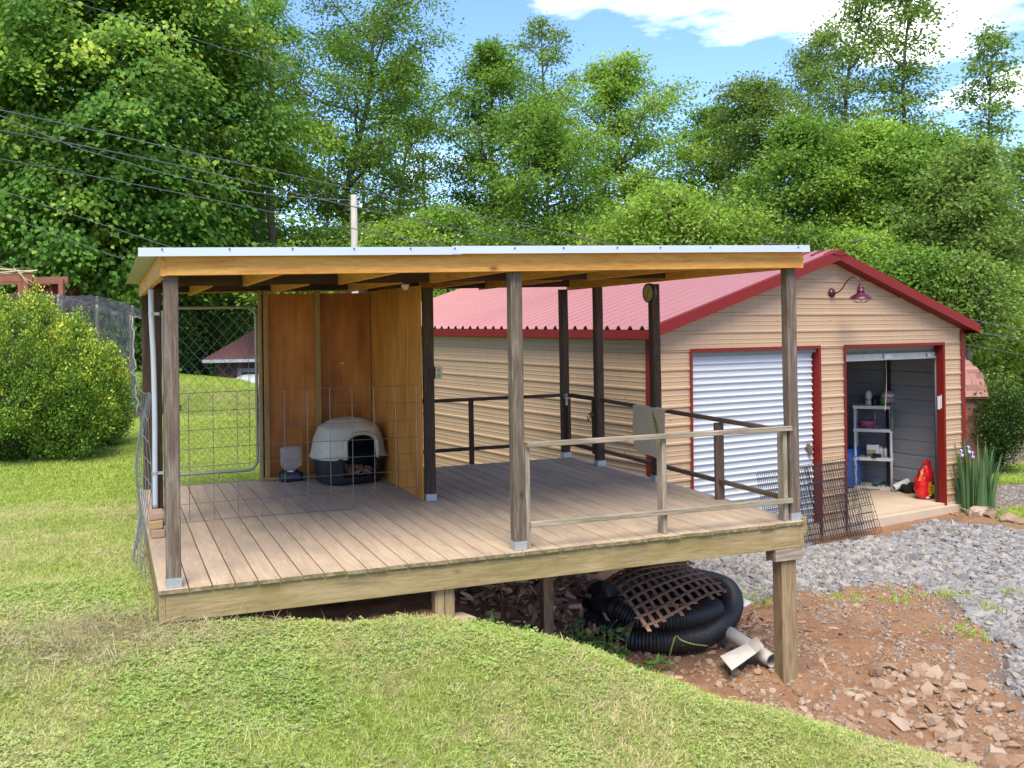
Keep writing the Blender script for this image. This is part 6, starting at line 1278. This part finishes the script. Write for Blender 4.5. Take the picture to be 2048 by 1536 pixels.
# red-roofed outbuilding and gas tank beyond the lawn's crest
hd = 26; hb_ = at(432, 640, d=hd); hbz = -1.6; hb = thing('outbuilding', 'low brown timber outbuilding with a pink red metal hip roof beyond the lawn', 'outbuilding', (hb_[0], hb_[1], hbz), -YAW+.12)
ez = CAM[2]+(632-709)/F*hd-hbz; wbr = wood('brown_wall_boards', (.05, .028, .018), (.10, .055, .035), (.15, .09, .06), .6, .2, None, board_var=.2)
for k in range(24): beam('wall_board', (.125+.25*k, .02, 0), (.125+.25*k, .02, ez), .03, .244, wbr, hb, up=(1, 0, 0))
for k in range(12): beam('wall_board', (.0, .16+.25*k, 0), (.0, .16+.25*k, ez), .244, .03, wbr, hb, up=(1, 0, 0))
box('wall', (.02, .04, 0), (5.98, 3.0, ez), barkd, hb)
box('window', (.62, -.015, ez-1.15), (1.05, .003, ez-.35), flat('dark_glass', (.02, .025, .035), .1), hb)
for a, b in (((.52, -.03, ez-1.25), (.62, .0, ez-.25)), ((1.05, -.03, ez-1.25), (1.15, .0, ez-.25)), ((.62, -.03, ez-.35), (1.05, .0, ez-.25))): box('window_frame', a, b, flat('grey_trim', (.26, .25, .22)), hb)
ov = .30; ap = 1.95; ins = 1.9
R4 = [(-ov, -ov, ez), (6+ov, -ov, ez), (6+ov, 3+ov, ez), (-ov, 3+ov, ez), (ins*1.55, 1.5, ez+ap), (6-ins*1.2, 1.5, ez+ap)]
centred('roof', R4+[(x_, y_, z_-.03) for x_, y_, z_ in R4], [(0, 1, 5, 4), (1, 2, 5), (2, 3, 4, 5), (3, 0, 4), (6, 9, 8, 7)], redroof, hb)
A4, B4, Cc, D4 = [np.array(R4[i]) for i in (0, 1, 5, 4)]
g = Geo()
for k in range(1, 30):
    x_ = -ov+k*.2286; t1 = min(1, (x_+ov)/(D4[0]+ov)) if x_ < D4[0] else (1 if x_ < Cc[0] else (6+ov-x_)/(6+ov-Cc[0]))
    g.bar((x_, -ov, ez+.012), (x_, -ov+(1.5+ov)*t1, ez+.012+ap*t1), .03, .02)
g.build('ribs', redroof, hb)
Geo().bar((-ov, -ov, ez-.045), (6+ov, -ov, ez-.045), .02, .08).bar((-ov, -ov, ez-.045), (-ov, 3+ov, ez-.045), .02, .08).build('gutter', whitepl, hb)
td_ = 25.5; tcn_ = at(520, 752, d=td_); rr = .50; ttop = CAM[2]+(632-741)/F*td_; tk = thing('gas_tank', 'white domed-end gas tank half hidden by the crest of the lawn', 'tank', (tcn_[0], tcn_[1], ttop-rr), -YAW)
pr = [(0, -.80)]+[(rr*math.sin(a), -.80+rr*.9*(1-math.cos(a))) for a in np.linspace(.2, math.pi/2, 7)]+[(rr, 1.6)]+[(rr*math.cos(a), 1.6+rr*.9*math.sin(a)) for a in np.linspace(.2, math.pi/2, 7)]
gzt = float(gz(tcn_[0], tcn_[1]))-(ttop-rr)
for x_ in (-.3, 1.2): box('leg', (x_-.06, -.22, gzt-.3), (x_+.06, .22, -rr+.06), concrete, tk)
Geo().lathe(pr, (0, 0, 0), 28, 'X').build('shell', flat('tank_white', (.66, .67, .70), .35, 0, .03), tk, True); Geo().lathe([(0, rr+.12), (.10, rr+.12), (.11, rr-.02)], (.4, 0, 0), 16).build('valve_dome', whitepl, tk, True)
# pergola and netted run at the left
pg_ = at(42, 590, d=18.0); rw = wood('red_brown_timber', (.12, .045, .028), (.22, .085, .05), (.32, .15, .09), .8, .2, None); pgz = float(gz(pg_[0], pg_[1]))
pe = thing('pergola', 'red brown timber arbour with loose bamboo canes on top, behind the boxwoods', 'arbour', (pg_[0], pg_[1], pgz), -YAW); zt2 = CAM[2]+(632-538)/F*18-pgz
for x_, y_ in ((.10, 0), (-1.6, 0), (.1, 1.4), (-.28, .6)): beam('post', (x_, y_, -.1), (x_, y_, zt2), .10, .09, rw, pe, up=(1, 0, 0))
beam('crossbeam', (-1.8, -.02, zt2-.02), (.22, -.02, zt2-.02), .04, .14, rw, pe); beam('crossbeam', (-1.8, 1.42, zt2-.02), (.22, 1.42, zt2-.02), .04, .14, rw, pe)
cn = flat('bamboo_canes', (.40, .34, .20), .6)
for k, (a, b) in enumerate((((-.9, -.1, zt2+.30), (.30, -.05, zt2+.06)), ((-1.0, .1, zt2+.15), (.22, .0, zt2+.10)), ((-.6, .2, zt2+.08), (.34, -.1, zt2+.10)), ((-.1, -.05, zt2+.16), (.30, -.15, zt2-.12)), ((.0, -.1, zt2+.12), (.26, -.12, zt2-.18)), ((-.5, -.1, zt2+.22), (-.3, .9, zt2+.2)))):
    a, b = np.array(a), np.array(b); tube('cane', [a, (a+b)/2+np.array([0, 0, -.05]), b], .016 if k < 3 else .007, cn, pe, 5)
rd = at(95, 556, d=22.5); rsz = float(gz(rd[0], rd[1])); rs = thing('red_coop', 'small dark red shed under the maple behind the arbour', 'shed', (rd[0], rd[1], rsz), -YAW); rtop = CAM[2]+(632-553)/F*22.5-rsz; rdm = flat('barn_red', (.16, .018, .022), .7, 0, .2, 4)
V = [(-1.6, 0, 0), (.12, 0, 0), (.12, 1.6, 0), (-1.6, 1.6, 0), (-1.6, 0, rtop-.5), (.12, 0, rtop-.05), (.12, 1.6, rtop-.05), (-1.6, 1.6, rtop-.5)]; centred('wall', V, [(0, 1, 5, 4), (1, 2, 6, 5), (2, 3, 7, 6), (3, 0, 4, 7), (4, 5, 6, 7)], rdm, rs)
beam('roof', (-1.75, .8, rtop-.50), (.22, .8, rtop+.02), 1.9, .05, rdm, rs); beam('corner_post', (.10, -.03, 0), (.10, -.03, rtop-.06), .09, .05, rdm, rs, up=(1, 0, 0))
# netted run
nr_ = at(160, 712, d=17.2); nz = float(gz(nr_[0], nr_[1])); ru = thing('netted_run', 'chicken run draped in grey netting behind the boxwoods', 'chicken run', (nr_[0], nr_[1], nz), -YAW)
zR = CAM[2]+(632-618)/F*17.2-nz; zL = CAM[2]+(632-575)/F*17.2-nz
fmat = flat('run_frame', (.28, .24, .2), .8, 0, .3, 6)
for x_, z_ in ((.86, zR), (.30, zR+.18), (-.35, zL), (-1.0, zL)):
    for y_ in (0, 1.6): beam('post', (x_, y_, -.05), (x_, y_, z_), .045, .045, fmat, ru, up=(1, 0, 0))
beam('sill', (-1.2, -.02, .06), (.9, -.02, .06), .05, .12, fmat, ru); beam('rail', (.3, -.02, .55), (.86, -.02, .55), .03, .03, flat('rusty_rail', (.25, .11, .07)), ru)
netm, nnt, npb, NL = newmat('fine_grey_netting'); npb.inputs['Base Color'].default_value = (.045, .05, .056, 1); npb.inputs['Roughness'].default_value = .7
tco = nnt.nodes.new('ShaderNodeTexCoord'); chk = nnt.nodes.new('ShaderNodeTexBrick'); chk.inputs['Scale'].default_value = 40; chk.offset = .5; chk.inputs['Mortar Size'].default_value = .045; chk.inputs['Brick Width'].default_value = .9; chk.inputs['Row Height'].default_value = .9; NL(tco.outputs['UV'], chk.inputs['Vector'])
tbs = nnt.nodes.new('ShaderNodeBsdfTransparent'); mxs = nnt.nodes.new('ShaderNodeMixShader'); npx = noise(nnt, tco.outputs['Object'], 2.2, 4, .7); al = ramp(nnt, [(.35, (.30, .30, .30)), (.66, (.72, .72, .72))], npx).outputs[0]
NL(al, mxs.inputs[0]); NL(tbs.outputs[0], mxs.inputs[1]); NL(npb.outputs[0], mxs.inputs[2]); NL(mxs.outputs[0], nnt.nodes['Material Output'].inputs[0])
q = np.random.default_rng(14); V = []; m1, m2 = 46, 40
for i in range(m1+1):
    x_ = -1.2+2.12*i/m1; zt3 = float(np.interp(x_, [-1.2, -.35, .3, .80, .92], [zL, zL, zR+.16, zR, zR-.03]))
    for j in range(m2+1):
        s_ = j/m2*(zt3+1.7)
        if s_ < zt3: y_, z_ = -.05-.10*math.sin(x_*9)*(1-s_/zt3)*.4, s_
        else: y_, z_ = s_-zt3, zt3-.06*math.sin((s_-zt3)*2)
        V.append((x_+.02*q.normal()+.10*max(0, x_-.75)*(1-z_/zt3)*3, y_+.015*q.normal(), z_+.015*q.normal()))
centred('netting', V, [(i*(m2+1)+j, (i+1)*(m2+1)+j, (i+1)*(m2+1)+j+1, i*(m2+1)+j+1) for i in range(m1) for j in range(m2)], netm, ru, True)
g = Geo()
for i in range(0, m1, 2): g.tube([V[i*(m2+1)+j] for j in range(0, 24, 1)], .0022, 3, False)
for j in range(0, 24, 2): g.tube([V[i*(m2+1)+j] for i in range(0, m1+1, 1)], .0022, 3, False)
g.build('net_cords', flat('net_cord', (.12, .13, .14)), ru)
tube('net_edge', [V[m1*(m2+1)+j] for j in range(0, 30)], .012, flat('net_edge_pale', (.24, .26, .25)), ru, 5)
# planting bed
bd = at(262, 738, d=17.5); bz = float(gz(bd[0], bd[1])); be = thing('planting_bed', 'timber-edged bed of low green plants on the lawn behind the shelter', 'planting bed', (bd[0], bd[1], bz), -YAW)
beam('edging', (-.75, 0, .02), (.35, 0, .02), .04, .10, rw, be); beam('edging', (.35, 0, .02), (.35, 1.5, .02), .04, .10, rw, be)
q = np.random.default_rng(6); n_ = 3200; pos = np.stack([q.uniform(-.7, .33, n_), q.uniform(.05, 1.45, n_), .05+.16*q.random(n_)], -1); az = q.random(n_)*6.28
o = leaves('ground_leaves', pos, np.stack([np.cos(az), np.sin(az), .3*q.normal(0, 1, n_)], -1), unit(np.array([0, 0, 1])+q.normal(0, .4, (n_, 3))), .075*q.uniform(.5, 1.3, n_), .55+q.normal(0, .2, n_), LM['mid'], be, .7); props(o, kind='stuff')
for i, (px, d, h, lb) in enumerate(((272, 18.5, .62, 'leafy upright plant in the bed against the netted run'), (290, 19.5, .8, 'taller leafy plant in the bed beside the shelter post'), (240, 17.8, .35, 'low plant in the bed at the run corner'))):
    plant('bed_plant', lb, px, 735, 0, h, .22, 260, .07, LM['yel'], 900+i, 'plant', 'plants in the timber bed', d=d)
# distant wooded hills
hx = np.linspace(-160, 260, 60); V = []; Fc = []
q = np.random.default_rng(21)
rows_ = [(105, -3), (125, 3), (150, 9), (185, 13), (240, 16)]
hilm, hnt, hp, HL = newmat('distant_woods'); P_ = worldvec(hnt); hn = noise(hnt, P_, .35, 8, .75); HL(ramp(hnt, [(.35, (.03, .06, .03)), (.5, (.06, .115, .05)), (.65, (.12, .19, .075))], hn).outputs[0], hp.inputs['Base Color']); hp.inputs['Roughness'].default_value = .9; bump(hnt, hp, hn, 1, 2)
nr2 = 26; ux = 110
for i in range(nr2):
    t = i/(nr2-1); yy = 95+150*t
    for j in range(ux): x_ = -190+480*j/(ux-1); V.append((x_+q.normal(0, .6), yy+q.normal(0, .6), -2.4+15*t**.8*(.75+.4*math.sin(x_*.021+1))+q.normal(0, .9)*(t > .02)))
props(link('hill', rawmesh('hill', np.array(V), np.array([(i*ux+j, i*ux+j+1, (i+1)*ux+j+1, (i+1)*ux+j) for i in range(nr2-1) for j in range(ux-1)]), hilm, True)), kind='structure')
# the wood's far depth reads as one mass: leaves only
n = 100000; q = np.random.default_rng(22); wx_ = q.uniform(-30, 62, n); wy_ = q.uniform(34, 58, n); wz_ = -2+(9.2+4.5*(fbm(wx_*.35, wy_*.35, 3, 5)-.5))*q.random(n)**1.1
pos = np.stack([wx_, wy_, wz_], -1)
az = q.random(n)*6.28; o = leaves('far_woods', pos, np.stack([np.cos(az), np.sin(az), q.normal(-.2, .4, n)], -1), unit(np.array([0, -.4, 1])+q.normal(0, .6, (n, 3))), .42*q.uniform(.5, 1.2, n), .4+.5*(fbm(wx_*.8, wz_*.8+wy_, 3, 9)-.5)+q.normal(0, .15, n), LM['mid'], None, .7); props(o, 'depth of the wood behind the nearer trees', None, None, 'stuff')
